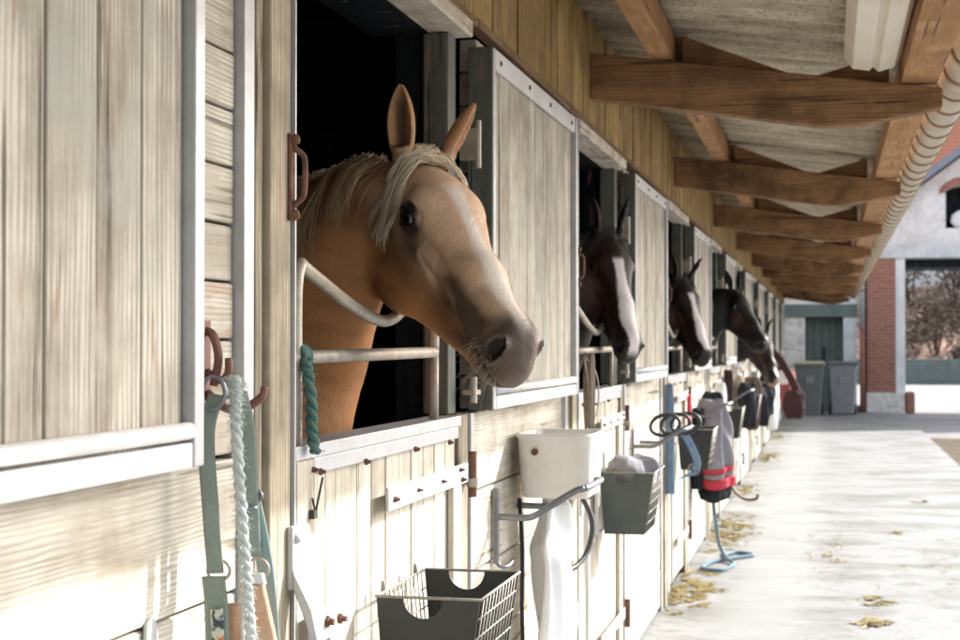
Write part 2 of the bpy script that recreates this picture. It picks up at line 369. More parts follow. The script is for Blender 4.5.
# ------------------------------------------------------------ the setting
Y_END = 31.5; PITCH = 3.05
Y0 = [2.40 + PITCH * i + (-.12 if i > 0 else 0) for i in range(-2, 10)]     # left edge of each stall opening
OW = 1.19
MB().box(-120, 200, -60, 300, -.5, -.05).build('ground', 'yard', kind='structure')
MB().box(-.02, 2.42, -6, 33.2, -.3, 0).build('walkway', 'concrete', bevel=.01, kind='structure')
dv = MB(); dv.prism([(2.42, -.05), (2.42, -.01), (3.0, -.02), (3.5, -.045), (3.5, -.05)], -6, 24.5, 'Y'); dv.build('verge', 'dirt', kind='structure')
MB().box(-3.6, -.02, -6, Y_END + .2, -.3, 0).build('stable_floor', 'dirt', kind='structure')
ST = empty('stable'); tag(ST, 'long timber stable row with open top doors and a canopy over the walkway', 'stable')
def roofz(x): return 2.70 - .14 * x
# ---- one half door with its fittings
def half_door(loc):
    mb = MB(); vboards(mb, .015, OW - .015, .06, 1.235, -.03, .045, .098, .005)
    d = mb.build('half_door', 'door', ST, loc, bevel=.003)
    MB().box(-.04, .032, .01, OW - .01, 1.237, 1.262).box(.018, .030, .105, OW - .03, 1.208, 1.2365).build('top_rail', 'galv', d, bevel=.002)
    MB().box(.018, .034, .008, .10, .06, 1.2365).build('stile', 'door', d, bevel=.003)
    MB().box(.018, .034, OW - .095, OW - .012, .06, 1.1).build('stile', 'door', d, bevel=.003)
    mb = MB(); mb.box(.036, .043, .52, OW + .03, 1.098, 1.146); mb.build('hinge_strap', 'galv', d, bevel=.002)
    mb = MB(); mb.box(.036, .043, .52, OW + .03, .25, .298); mb.build('hinge_strap', 'galv', d, bevel=.002)
    MB().cyl((.050, OW + .035, 1.06), (.050, OW + .035, 1.172), .0105).build('hinge_pin', 'rust', d)
    MB().cyl((.050, OW + .035, 1.085), (.050, OW + .035, 1.106), .016).box(.02, .05, OW + .03, OW + .075, 1.09, 1.102).build('hinge_bracket', 'galv_dark', d)
    mb = MB(); mb.cyl((.050, OW + .035, .21), (.050, OW + .035, .33), .0125)
    mb.build('hinge_pin', 'rust', d)
    for (y, z, x, r_) in ((.085, 1.218, .034, .005), (.12, 1.212, .034, .006), (.40, 1.208, .03, .006), (.76, 1.208, .03, .006), (1.06, 1.204, .03, .006), (.065, .985, .036, .009), (.56, 1.12, .043, .006), (.74, 1.122, .043, .004), (.95, 1.122, .043, .004), (1.12, 1.135, .043, .005), (1.14, 1.11, .043, .006)):
        b = MB(); b.lathe([(0, .012), (r_ * .55, .012), (r_ * .6, .006), (r_, .006), (r_ * 1.05, 0)], seg=6)
        b.v = [(q[2] + x, q[1] + y, q[0] + z) for q in b.v]
        b.build('bolt_head', 'rust', d)
    # kick latch plate at the left
    mb = MB(); mb.box(.052, .060, .005, .135, .925, .985); mb.build('latch_plate', 'galv', d, bevel=.003)
    for y, z, r_ in ((.085, .957, .010), (.155, .95, .009), (.07, .885, .007)):
        b = MB(); b.lathe([(0, .016), (r_ * .55, .016), (r_ * .6, .007), (r_, .007), (r_ * 1.05, 0)], seg=6)
        b.v = [(q[2] + .058, q[1] + y, q[0] + z) for q in b.v]
        b.build('bolt_head', 'rust', d)
    MB().box(.036, .05, .135, .160, .10, .975).build('latch_bar', 'galv', d, bevel=.002)
    MB().box(.036, .040, .035, .09, .82, .915).build('wear_plate', 'galv', d, bevel=.001)
    return d
# ---- open top door hooked back against the wall
def shutter(loc, w, rot=0):
    s = MB(); vboards(s, .008, w - .012, 1.30, 2.165, .005, .035, .118, .004); o = s.build('top_door', 'shutter', ST, loc, bevel=.003)
    o.rotation_euler.z = R(rot)
    MB().box(-.012, .052, -.004, .006, 1.268, 2.20).build('end_board', 'edge', o, bevel=.002)
    MB().box(.040, .054, .0065, .030, 1.268, 2.20).build('edge_strip', 'galv', o, bevel=.002)
    MB().box(-.008, .058, w - .010, w + .022, 1.268, 2.20).build('edge_strip', 'galv', o, bevel=.003)
    MB().box(.042, .053, .032, w - .012, 2.148, 2.20).build('top_strap', 'white_metal', o, bevel=.002)
    m_ = MB(); m_.box(.042, .056, .032, w - .0115, 1.268, 1.302); m_.build('bottom_rail', 'white_metal', o, bevel=.003)
    m_ = MB(); m_.tube([(.050, .034, 1.318), (.050, w - .014, 1.318)], .012, 12); m_.build('lower_tube', 'white_metal', o, smooth=True)
    for i in range(4):
        b = MB(); b.lathe([(0, .005), (.006, .004), (.008, 0)], seg=8); b.v = [(q[2] + .053, q[1] + .09 + i * (w - .2) / 3 + (i % 2) * .03, q[0] + 2.172) for q in b.v]
        b.build('rivet', 'rust', o)
    return o
def guard(loc):
    m_ = MB(); m_.tube(bez([(-.02, .062, 1.255), (-.02, .062, 1.42), (-.02, .064, 1.53), (-.02, .085, 1.572), (-.02, .125, 1.565), (-.02, .36, 1.513), (-.02, .54, 1.486), (-.02, .66, 1.490), (-.02, .82, 1.535), (-.02, .93, 1.558), (-.02, .99, 1.545), (-.02, 1.0, 1.50), (-.02, 1.0, 1.42)], 6), .0125, 12)
    m_.tube([(-.02, .005, 1.412), (-.02, 1.0, 1.417)], .0125, 12)
    m_.tube([(-.02, 1.0, 1.425), (-.02, 1.0, 1.255)], .0115, 12)
    return m_.build('guard_rail', 'galv_dark', ST, loc, smooth=True)
def handle(loc):
    o = MB().box(0, .006, -.012, .012, 1.640, 1.785).build('grab_handle', 'rust', ST, loc, bevel=.002)
    m_ = MB(); m_.tube(bez([(.004, 0, 1.660), (.010, 0, 1.668), (.022, .004, 1.680), (.025, .004, 1.70), (.025, .004, 1.738), (.021, .004, 1.75), (.012, 0, 1.758), (.004, 0, 1.765)], 4), .0052, 10); m_.build('grip', 'rust', o, smooth=True)
    for z in (1.650, 1.775):
        b = MB(); b.lathe([(0, .012), (.007, .010), (.010, .004), (.010, 0)], seg=10); b.v = [(q[2] + .006, q[1], q[0] + z) for q in b.v]; b.build('bolt_head', 'rust', o, smooth=True)
    return o
def keeper(loc):
    m_ = MB(); m_.box(.0, .012, -.045, -.012, 1.03, 1.135); m_.prism([(.012, 1.035), (.012, 1.065), (.045, 1.00), (.06, .93), (.052, .93)], -.048, -.008, 'Y')
    o = m_.build('latch_keeper', 'galv', ST, loc, bevel=.003)
    for z in (1.05, 1.115):
        b = MB(); b.lathe([(0, .007), (.008, .006), (.011, 0)], seg=10); b.v = [(q[2] + .012, q[1] - .028, q[0] + z) for q in b.v]; b.build('bolt_head', 'galv', o, smooth=True)
def post(loc):
    MB().box(-.02, .024, -.205, -.164, 0, 2.245).build('post_strip', 'galv', ST, loc, bevel=.002)
    m_ = MB(); m_.box(-.05, .026, -.162, -.142, 0, 2.245); m_.box(-.05, .022, -.139, -.122, 0, 2.245); m_.box(-.05, .034, -.119, -.024, 0, 2.245); m_.build('door_post', 'post', ST, loc, bevel=.004)
    m_ = MB(); m_.box(-.048, .040, -.0215, -.016, 0, 2.245); m_.box(-.046, -.040, -.0155, -.002, 0, 2.245); m_.build('post_edge', 'galv', ST, loc)
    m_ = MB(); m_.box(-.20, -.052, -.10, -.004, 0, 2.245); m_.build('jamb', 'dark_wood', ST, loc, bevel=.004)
def rpost(loc):
    m_ = MB(); m_.box(-.05, .022, OW + .005, OW + .10, 0, 1.262); m_.build('door_post', 'post', ST, loc, bevel=.004)
    m_ = MB(); m_.box(-.06, .004, OW - .03, OW + .045, 1.265, 2.198); m_.build('frame_post', 'edge', ST, loc, bevel=.004)
    m_ = MB(); m_.box(-.055, -.045, OW + .048, OW + .26, 1.265, 2.245); m_.build('gap_shade_board', 'dark_wood', ST, loc)  # near-black board stands in for the shade in this gap
    m_ = MB(); m_.box(-.14, -.062, OW + .0, OW + .07, 0, 2.245); m_.build('jamb', 'dark_wood', ST, loc, bevel=.004)
    MB().box(-.048, .030, OW + .103, OW + .135, 0, 1.262).build('post_strip', 'galv', ST, loc, bevel=.002)
    MB().cyl((.045, OW + .06, 1.29), (.045, OW + .06, 1.355), .010).box(.02, .05, OW + .05, OW + .12, 1.31, 1.322).build('lower_hinge', 'galv_dark', ST, loc)
    MB().box(.0, .045, OW + .10, OW + .118, 1.90, 1.98).cyl((.045, OW + .11, 1.88), (.045, OW + .11, 2.0), .009).build('upper_hinge', 'galv_dark', ST, loc)
half_door((0, Y0[2], 0)); guard((.03, Y0[2], 0)); handle((.034, Y0[2] - .012 - .02, 0)); keeper((.034, Y0[2], 0)); post((0, Y0[2], 0)); rpost((0, Y0[2], 0))
proto = [o for o in ST.children]
for i, y in enumerate(Y0):
    if i == 2: continue
    for o in proto:
        c = copy_tree(o, ST); c.location = o.location + Vector((0, y - Y0[2], 0))
for i, y in enumerate(Y0):
    nxt = Y0[i + 1] if i + 1 < len(Y0) else Y_END + .25
    a = y + OW + .14; b_ = nxt - .207
    m_ = MB(); hboards(m_, a, b_, .02, 1.262, -.04, .052, .205, .005); o = m_.build('lower_wall', 'plank_h', ST, bevel=.004)
    m_ = MB(); hboards(m_, a + .12, b_, 1.265, 2.24, -.04, .046, .092, .004); o = m_.build('upper_wall', 'plank_h', ST, bevel=.004)
    if i == 1: shutter((.012, y + OW + .12, 0), 1.915 - (y + OW + .12))
    elif i < 11: shutter((.016, y + OW + .18, 0), 1.25, -.35)
    # lintel over the opening
    MB().box(-.05, .045, y - .01, y + OW + .06, 2.20, 2.243).build('lintel', 'lintel', ST, bevel=.004)
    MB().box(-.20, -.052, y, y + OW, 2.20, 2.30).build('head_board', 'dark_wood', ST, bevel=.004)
# cladding above the doors, its rough lower ledge, and the wall behind
for k in range(12):
    ya = -3.8 + k * 3.0; m_ = MB(); vboards(m_, ya, min(ya + 3.0, Y_END), 2.272, 2.72, .0, .022, .112, .006, .003)
    m_.build('cladding', 'clad', ST, bevel=.003)
m_ = MB()
y = -3.8
while y < Y_END:
    L_ = random.uniform(1.4, 2.2); m_.box(0, .038 + random.uniform(-.004, .004), y, min(y + L_ - .004, Y_END), 2.246, 2.270 + random.uniform(-.003, .003)); y += L_
m_.build('ledge', 'ledge', ST, bevel=.005)
# inside the boxes
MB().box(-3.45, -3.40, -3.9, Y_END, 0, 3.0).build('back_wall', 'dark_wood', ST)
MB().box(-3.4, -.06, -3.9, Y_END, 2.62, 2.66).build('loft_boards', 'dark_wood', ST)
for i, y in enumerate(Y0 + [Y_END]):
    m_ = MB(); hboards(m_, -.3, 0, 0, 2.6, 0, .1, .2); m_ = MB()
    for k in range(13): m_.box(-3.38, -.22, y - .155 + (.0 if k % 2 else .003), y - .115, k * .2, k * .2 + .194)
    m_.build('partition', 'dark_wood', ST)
for i in (2, 3, 4):
    y = Y0[i]
    m_ = MB(); m_.box(-1.5, -1.42, y + 1.62, y + 1.70, 0, 2.6).box(-.75, -.70, y + 1.45, y + 1.51, 0, 2.6); m_.build('stall_post', 'edge', ST, bevel=.004)
MB().box(-3.45, .02, Y_END, Y_END + .12, 0, 3.0).build('end_wall', 'post', ST)
MB().box(-3.45, .02, -4.0, -3.9, 0, 3.0).build('end_wall', 'post', ST)
# ---- canopy
BY = [-3.5, -.45, 2.62, 5.72, 8.95, 12.05, 15.1, 18.2, 21.2, 24.3, 27.3, 30.6]
def bz(x): return 2.548 - .14 * x
beam0 = None
for k, y in enumerate(BY):
    if beam0 is None:
        m_ = MB(); m_.prism([(.024, bz(0) - .175), (.88, bz(.88) - .185), (1.02, bz(1.02) - .165), (1.31, bz(1.31) - .07), (1.31, bz(1.31)), (.024, bz(0))], -.04, .04)
        beam0 = m_.build('roof_beam', 'beam', ST, (0, y, 0), bevel=.005)
        m_ = MB(); m_.prism([(.365, bz(.365) - .05), (.80, bz(.80) - .05), (.80, bz(.80) + .004), (.365, roofz(.365) - .035)], .044, .078)
        g1 = m_.build('gusset', 'beam', ST, (0, y, 0), bevel=.003)
        m_ = MB(); m_.prism([(.84, bz(.84) - .05), (1.125, bz(1.125) - .05), (1.125, roofz(1.125) - .03), (.84, bz(.84) + .004)], .044, .078)
        g2 = m_.build('gusset', 'beam', ST, (0, y, 0), bevel=.003)
        m_ = MB(); m_.box(.34, .38, .08, .15, bz(.36), roofz(.36) - .03); g3_ = m_.build('cleat', 'beam', ST, (0, y, 0), bevel=.003)
        m_ = MB(); m_.box(1.085, 1.128, .08, .15, bz(1.1), roofz(1.1) - .03); g4_ = m_.build('cleat', 'beam', ST, (0, y, 0), bevel=.003)
        m_ = MB(); m_.box(.024, .07, -.038, .038, 2.272, bz(0) - .18); g5_ = m_.build('wall_block', 'clad', ST, (0, y, 0), bevel=.003)
        protos = [beam0, g1, g2, g3_, g4_]
        bpy.data.objects.remove(g5_)
    else:
        for o in protos:
            c = o.copy(); COL.objects.link(c); c.parent = ST; c.location = o.location + Vector((0, y - BY[0], 0))
for k in range(len(BY) - 1):
    ya, yb = BY[k], BY[k + 1]
    m_ = MB(); m_.box(.255, .335, ya - .0 + .001, yb - .001, bz(.295) + .006, roofz(.295) - .035); m_.build('purlin', 'purlin', ST, bevel=.004)
    m_ = MB(); m_.box(1.165, 1.295, ya + .001, yb - .001, bz(1.165) + .003, roofz(1.2) - .04); m_.build('eave_board', 'purlin', ST, bevel=.004)
def sheet(ya, yb, x0, x1):
    P = []; n = int((yb - ya) / .0146)
    for i in range(n + 1):
        y = ya + (yb - ya) * i / n; w = .021 * math.sin(2 * math.pi * y / .146)
        P.append([(x, y, roofz(x) + w) for x in (x0, (x0 + x1) / 2, x1)])
    return MB().grid(P).build('roof_sheet', 'sheet', ST, smooth=True, solid=.006)
for k in range(13):
    sheet(-4.1 + k * 2.75, -4.1 + (k + 1) * 2.75 - .002, .0, 1.36)
MB().prism([(.0, 2.72), (-3.6, 4.1), (-3.6, 4.15), (.0, 2.78)], -4.1, 31.6).build('main_roof', 'tile', ST)
# gutter with its bands
gm = MB(); P = []
for yy in (-4.0, 31.4):
    P.append([(1.388 + .066 * math.cos(a), yy, 2.448 - .006 + .066 * math.sin(a)) for a in [math.pi + math.pi * j / 14 for j in range(15)]])
gm.grid(P); g_ = gm.build('gutter', 'gutter', ST, smooth=True, solid=.006)
band = None; y = -3.9
while y < 31.3:
    if band is None:
        m_ = MB(); P = []
        for yy in (-.013, .013): P.append([(1.388 + .074 * math.cos(a), yy, 2.442 + .074 * math.sin(a)) for a in [math.pi * .96 + math.pi * 1.08 * j / 14 for j in range(15)]])
        m_.grid(P); band = m_.build('gutter_band', 'gutter_band', g_, (0, y, 0), smooth=True, solid=.006)
    else:
        c = band.copy(); COL.objects.link(c); c.parent = g_; c.location = (0, y, 0)
    y += .355
# fluorescent lamp under the canopy
L = empty('strip_light', (1.06, 4.15, 2.46)); tag(L, 'aged white strip light fixed under the canopy beside the gutter', 'light fitting')
m_ = MB(); m_.prism([(-.085, .045), (-.10, 0), (-.07, -.045), (-.01, -.055), (0.0, -.04), (.02, -.06), (.075, -.045), (.10, 0), (.085, .045)], -.0, 1.36); m_.build('diffuser', 'lamp_white', L, bevel=.004)
m_ = MB(); m_.box(-.02, .03, 1.361, 1.372, -.045, -.01); m_.build('end_clip', 'rust', L, bevel=.002)
m_ = MB(); m_.box(-.04, .04, -.02, 1.35, .046, .062); m_.build('backplate', 'lamp_white', L)
# ------------------------------------------------------------ horses: one continuous body grown from a distance field
def smin(a, b, k):
    h = np.clip(.5 + .5 * (b - a) / k, 0, 1); return b * (1 - h) + a * h - k * h * (1 - h)
def smax(a, b, k): return -smin(-a, -b, k)
def capn(P, a, b, ra, rb, ys=1.0):
    a = np.array(a, np.float32); b = np.array(b, np.float32)
    p = [P[0], P[1], P[2]]; ba = b - a; ba2 = ba.copy()
    h = np.clip(((p[0]-a[0])*ba[0] + (p[1]-a[1])*ba[1] + (p[2]-a[2])*ba[2]) / float((ba*ba).sum()), 0, 1)
    d = np.sqrt((p[0]-a[0]-h*ba[0])**2 + ((p[1]-a[1]-h*ba[1])/ys)**2 + (p[2]-a[2]-h*ba[2])**2)
    return (d - (ra + (rb - ra) * h)) * (ys if ys < 1 else 1)
def ell(P, c, r):
    q = np.sqrt(((P[0]-c[0])/r[0])**2 + ((P[1]-c[1])/r[1])**2 + ((P[2]-c[2])/r[2])**2)
    q2 = np.sqrt(((P[0]-c[0])/r[0]**2)**2 + ((P[1]-c[1])/r[1]**2)**2 + ((P[2]-c[2])/r[2]**2)**2) + 1e-6
    return q * (q - 1) / q2
def g3(P, c, s): return np.exp(-(((P[0]-c[0])/s[0])**2 + ((P[1]-c[1])/s[1])**2 + ((P[2]-c[2])/s[2])**2))
def sst(x, a, b): t = np.clip((x - a) / (b - a), 0, 1); return t * t * (3 - 2 * t)
EYE = np.array((.155, .0815, -.064)); EYE_R = .0275
def head_sdf(p):
    S = [p[0], np.abs(p[1]), p[2]]
    d = ell(p, (.115, 0, -.085), (.15, .082, .085))
    d = smin(d, capn(p, (.13, 0, -.072), (.36, 0, -.063), .074, .053), .03)
    d = smin(d, capn(p, (.36, 0, -.063), (.515, 0, -.070), .051, .044), .03)
    d = smin(d, ell(p, (.17, 0, -.035), (.11, .072, .036)), .03)             # forehead
    d = smin(d, ell(S, (.150, .058, -.050), (.052, .034, .038)), .025)        # orbit
    d = smin(d, ell(S, (.158, .047, -.18), (.122, .043, .125)), .022)          # cheek
    d = smin(d, ell(S, (.095, .047, -.215), (.066, .034, .08)), .025)
    d = smin(d, capn(p, (.20, 0, -.16), (.46, 0, -.118), .068, .054, .8), .04)
    d = smin(d, capn(S, (.16, .038, -.262), (.45, .014, -.166), .034, .026), .03)   # jaw bars
    d = smin(d, capn(S, (.225, .062, -.098), (.345, .047, -.098), .016, .009), .018) # facial crest
    d = smin(d, ell(p, (.518, 0, -.092), (.066, .054, .074)), .03)             # muzzle
    d = smin(d, ell(S, (.536, .022, -.076), (.038, .022, .044)), .02)          # nostril wing
    d = smin(d, ell(p, (.562, 0, -.112), (.040, .045, .050)), .02)           # upper lip
    d = smin(d, ell(p, (.522, 0, -.160), (.046, .035, .027)), .014)          # lower lip
    d = smin(d, ell(p, (.485, 0, -.172), (.034, .029, .026)), .018)           # chin
    # hollow above the eye, under the cheek bone, and muscle lines
    d = d + .008 * g3(S, (.095, .078, -.045), (.03, .03, .022))
    d = d + .008 * g3(S, (.30, .06, -.135), (.06, .03, .022))
    d = d + .0085 * g3(S, (.27, .07, -.075), (.05, .03, .012))
    d = d - .004 * g3(S, (.24, .06, -.185), (.06, .04, .03))
    d = d + .004 * np.exp(-((S[2] + .128 + .25*(S[0]-.36))/.009)**2) * sst(S[0], .28, .33) * (1 - sst(S[0], .43, .47)) * sst(S[1], .02, .04)
    # veins
    vz = -.118 - .10 * np.sin((S[0]-.22)*14) * .25
    d = d - .0042 * np.exp(-((S[2]-vz)/.005)**2) * sst(S[0], .24, .28) * (1 - sst(S[0], .38, .42)) * sst(S[1], .03, .05)
    # nostril
    n1 = ell([S[0] - .18*(S[2]+.060), S[1], S[2]], (.551, .056, -.069), (.018, .020, .032))
    n1 = n1 + .010 * (p[1] > 0)
    rim = np.abs(n1 - .005) - .0030
    d = smin(d, np.maximum(rim, np.abs(S[1]-.043)-.012), .012)
    d = smax(d, -n1, .011)
    d = smax(d, -ell(S, (.547, .047, -.067), (.015, .015, .026)) - .010 * (p[1] > 0), .007)
    # mouth line
    zm = -.143 + .35 * np.clip(.585 - S[0], 0, .2) * .45 - .012 * sst(S[0], .555, .60)
    d = d + .015 * np.exp(-((S[2]-zm)/.0055)**2) * sst(S[0], .474, .492)
    d = d + .003 * np.exp(-((S[0] - .462 - .4*(S[2]+.11))/.004)**2) * np.exp(-((S[2]+.128)/.02)**2) * sst(S[1], .02, .035)
    d = d + .0022 * np.exp(-((S[0] - .52 - .4*(S[2]+.09))/.005)**2) * np.exp(-((S[2]+.10)/.022)**2) * sst(S[1], .02, .035)
    # eyelids and socket
    e = EYE
    lid = np.sqrt((S[0]-e[0])**2 + (S[1]-e[1]+.002)**2 + (S[2]-e[2])**2) - (EYE_R + .0050)
    d = smin(d, lid, .012)
    xx = (S[0]-e[0]); zz = (S[2]-e[2]) - .22*xx
    al = np.sqrt((xx/.0255)**2 + ((zz + 4*xx*xx)/.0165)**2) - 1
    cut = np.maximum(al * .0165, (e[1] - .004) - S[1])
    d = smax(d, -cut, .003)
    d = d + .0035 * np.exp(-(((np.sqrt(xx**2 + (zz*1.35)**2) - .041))/.004)**2) * sst(S[1], .05, .065) * sst(zz, -.03, .03)
    d = d + .003 * np.exp(-(((np.sqrt(xx**2 + (zz*1.25)**2) - .040))/.004)**2) * sst(S[1], .05, .065) * sst(-zz, -.01, .02)
    return d
EAR_L = .155
def ear_frames(earcfg):
    out = []
    for sgn, ax, nm in earcfg:
        base = Vector((-.003, sgn * .058, -.016)); ax = Vector(ax).normalized(); nm = Vector(nm)
        nm = (nm - ax * nm.dot(ax)).normalized(); sd = ax.cross(nm)
        out.append((base, ax, nm, sd))
    return out
def ear_sdf(p, fr):
    base, ax, nm, sd = fr
    q = [p[i] - base[i] for i in range(3)]
    u = sum(q[i]*ax[i] for i in range(3)); v = sum(q[i]*sd[i] for i in range(3)); w = sum(q[i]*nm[i] for i in range(3))
    t = np.clip(u / EAR_L, 0, 1)
    pr = (.55 + 1.65*t) * np.clip(1 - t, 0, 1)**.85
    a = .0370 * pr + .0035; b = .026 * pr + .0035
    w2 = w + .010 * t * t
    do = (np.sqrt((v/a)**2 + (w2/b)**2) - 1) * b
    ai = np.maximum(a - .0062, .0008); bi = np.maximum(b * 1.25 - .004, .0008)
    di = (np.sqrt((v/ai)**2 + ((w2 - .72*b - .002)/bi)**2) - 1) * np.minimum(ai, bi)
    di = np.maximum(di, .018 - u)
    d = smax(do, -di, .003)
    d = smax(d, u - EAR_L, .004); d = smax(d, -u - .02, .004)
    return d, di, u, v, w2
def surface_nets(xs, ys, zs, V):
    ins = V < 0
    c = [ins[a:V.shape[0]-1+a, b:V.shape[1]-1+b, g:V.shape[2]-1+g] for a in (0, 1) for b in (0, 1) for g in (0, 1)]
    cnt = sum(x.astype(np.int8) for x in c)
    act = np.argwhere((cnt > 0) & (cnt < 8))
    idx = -np.ones(cnt.shape, np.int32); idx[tuple(act.T)] = np.arange(len(act))
    corners = [(a, b, g) for a in (0, 1) for b in (0, 1) for g in (0, 1)]
    X = (xs, ys, zs)
    acc = np.zeros((len(act), 3)); num = np.zeros(len(act))
    cv = {k: V[act[:, 0]+k[0], act[:, 1]+k[1], act[:, 2]+k[2]].astype(np.float64) for k in corners}
    cp = {k: np.stack([X[i][act[:, i]+k[i]] for i in range(3)], 1) for k in corners}
    for k in corners:
        for i in range(3):
            if k[i]: continue
            l = list(k); l[i] = 1; l = tuple(l)
            m = (cv[k] < 0) != (cv[l] < 0)
            t = np.where(m, cv[k] / np.where(m, cv[k] - cv[l], 1), 0)
            acc += np.where(m[:, None], cp[k] + (cp[l] - cp[k]) * t[:, None], 0); num += m
    verts = acc / num[:, None]
    faces = []
    for ax in range(3):
        o = [i for i in range(3) if i != ax]
        sl0 = [slice(None)]*3; sl1 = [slice(None)]*3; sl0[ax] = slice(0, -1); sl1[ax] = slice(1, None)
        a, b = ins[tuple(sl0)], ins[tuple(sl1)]
        E = np.argwhere(a != b); sg = a[tuple(E.T)]
        ok = (E[:, o[0]] > 0) & (E[:, o[1]] > 0) & (E[:, o[0]] < V.shape[o[0]]-1) & (E[:, o[1]] < V.shape[o[1]]-1)
        E = E[ok]; sg = sg[ok]
        q = []
        for d0, d1 in ((0, 0), (-1, 0), (-1, -1), (0, -1)):
            e = E.copy(); e[:, o[0]] += d0; e[:, o[1]] += d1; q.append(idx[tuple(e.T)])
        q = np.stack(q, 1)
        flip = sg if ax != 1 else ~sg
        q[flip] = q[flip][:, ::-1]
        faces.append(q)
    return verts, np.concatenate(faces)
def axis(lo, hi, flo, fhi, fine, coarse):
    a = []; x = lo
    while x < hi:
        a.append(x)
        if flo <= x <= fhi: st = fine
        else:
            dd = (flo - x) if x < flo else (x - fhi)
            st = min(coarse, fine + abs(dd) * .25 + .0005)
        x += st
    return np.array(a)
def hash_noise(P, f, seed=0):
    r = np.random.RandomState(seed); out = np.zeros(len(P))
    for i in range(6):
        k = r.normal(size=3) * f * (1 + .5*i); out += np.sin(P @ k + r.uniform(0, 6.28)) / (1 + .5*i)
    return out / 3
def make_horse(name, label, loc, poll, pitch, yaw, s, style, fine, earcfg, neck, zshift=0, hair=True, roll=0):
    ph, ps = R(pitch), R(yaw)
    ex = np.array((math.cos(ph)*math.cos(ps), -math.cos(ph)*math.sin(ps), -math.sin(ph)))
    ey = np.array((math.sin(ps), math.cos(ps), 0.)); ez = np.cross(ex, ey)
    if roll:
        c_, s_ = math.cos(R(roll)), math.sin(R(roll)); ey, ez = ey*c_ + ez*s_, ez*c_ - ey*s_
    poll = np.array(poll, float)
    H = np.stack([ex, ey, ez], 0)   # head = H @ (p-poll)/s
    mz = poll + (ex * .56 - ez * .1) * s
    pts = np.stack([poll, mz, poll + ex*.2*s - ez*.28*s, poll - ex*.15*s + ez*.1*s])
    lo = pts.min(0) - .09; hi = pts.max(0) + .09; lo[2] = min(lo[2], mz[2] - .08); hi[2] = poll[2] + .2
    dz = zshift
    xs = axis(-2.35, hi[0] + .05, lo[0] - .05, hi[0] + .1, fine, .035)
    yhi = max(hi[1], .14); ylo = min(lo[1], -.14)
    ys = axis(-.42, max(.42, hi[1]+.05), ylo, yhi, fine, .03)
    if ylo < -.40: ys = axis(ylo - .03, .42, ylo, yhi, fine, .03)
    zs = axis(-.02, hi[2] + .03, lo[2], hi[2] + .05, fine, .035)
    X, Y, Z = np.meshgrid(xs.astype(np.float32), ys.astype(np.float32), zs.astype(np.float32), indexing='ij')
    P = [X, Y, Z]; S = [X, np.abs(Y), Z]
    # neck chain (x, y, z, r, lateral squash)
    d = None
    for (a, b) in zip(neck[:-1], neck[1:]):
        e = capn(P, a[:3], b[:3], a[3], b[3], (a[4] + b[4]) / 2)
        d = e if d is None else smin(d, e, .06)
    d = smin(d, ell(P, (-.48, 0, 1.10+dz), (.30, .235, .36)), .12)
    d = smin(d, ell(P, (-1.05, 0, 1.08+dz), (.72, .27, .31)), .12)
    d = smin(d, ell(P, (-1.72, 0, 1.16+dz), (.36, .26, .32)), .12)
    for (xx, yy, z1, r1) in ((-.42, .15, .95, .10), (-1.80, .15, .95, .13)):
        kx = .03 if xx > -1 else -.09
        d = smin(d, capn(S, (xx, yy, z1), (xx + (0.01 if xx > -1 else .0), yy-.01, .68), r1, .075), .06)
        d = smin(d, capn(S, (xx, yy-.01, .68), (xx + kx, yy-.02, .46), .07, .045), .04)
        d = smin(d, capn(S, (xx + kx, yy-.02, .46), (xx + kx*.5, yy-.02, .16), .036, .028), .03)
        d = smin(d, capn(S, (xx + kx*.5, yy-.02, .16), (xx + kx*.5 + .05, yy-.02, .05), .034, .052), .03)
    d = np.maximum(d, -Z + .001)
    hc = poll + (ex*.27 - ez*.1)*s
    m = ((X-hc[0])**2 + (Y-hc[1])**2 + (Z-hc[2])**2) < (.50*s)**2
    Q = [(X[m]-poll[0]).astype(np.float32), (Y[m]-poll[1]).astype(np.float32), (Z[m]-poll[2]).astype(np.float32)]
    L = [sum(Q[j]*np.float32(H[i, j]) for j in range(3)) / np.float32(s) for i in range(3)]
    dh = head_sdf(L)
    dd = smin(d[m], dh * s, .025)
    for fr in ear_frames(earcfg):
        de = ear_sdf(L, fr)
        dd = smin(dd, de[0] * s, .010)
    dd = np.where(np.isfinite(dd), dd, 1)
    d[m] = dd
    V, F = surface_nets(xs, ys, zs, d)
    me = bpy.data.meshes.new('horse_body'); me.from_pydata(V.tolist(), [], F.tolist()); me.update()
    top = max(me.polygons, key=lambda q: q.center[2])
    if top.normal.z < 0: F = F[:, ::-1]; me.flip_normals()
    for p in me.polygons: p.use_smooth = True
    # ---- coat colours: markings of the animal, with some shade painted in
    hl = ((V - poll) @ H.T) / s; ay = np.abs(hl[:, 1]); x, z = hl[:, 0], hl[:, 2]
    inhead = sst(x, -.03, .05) * (np.abs(hl).max(1) < .75)
    nz = hash_noise(V, 14, 3); nz2 = hash_noise(V, 45, 5)
    def C(c): return np.array(c)[None, :]
    def mx(c, c2, f): return c * (1 - f[:, None]) + C(c2) * f[:, None]
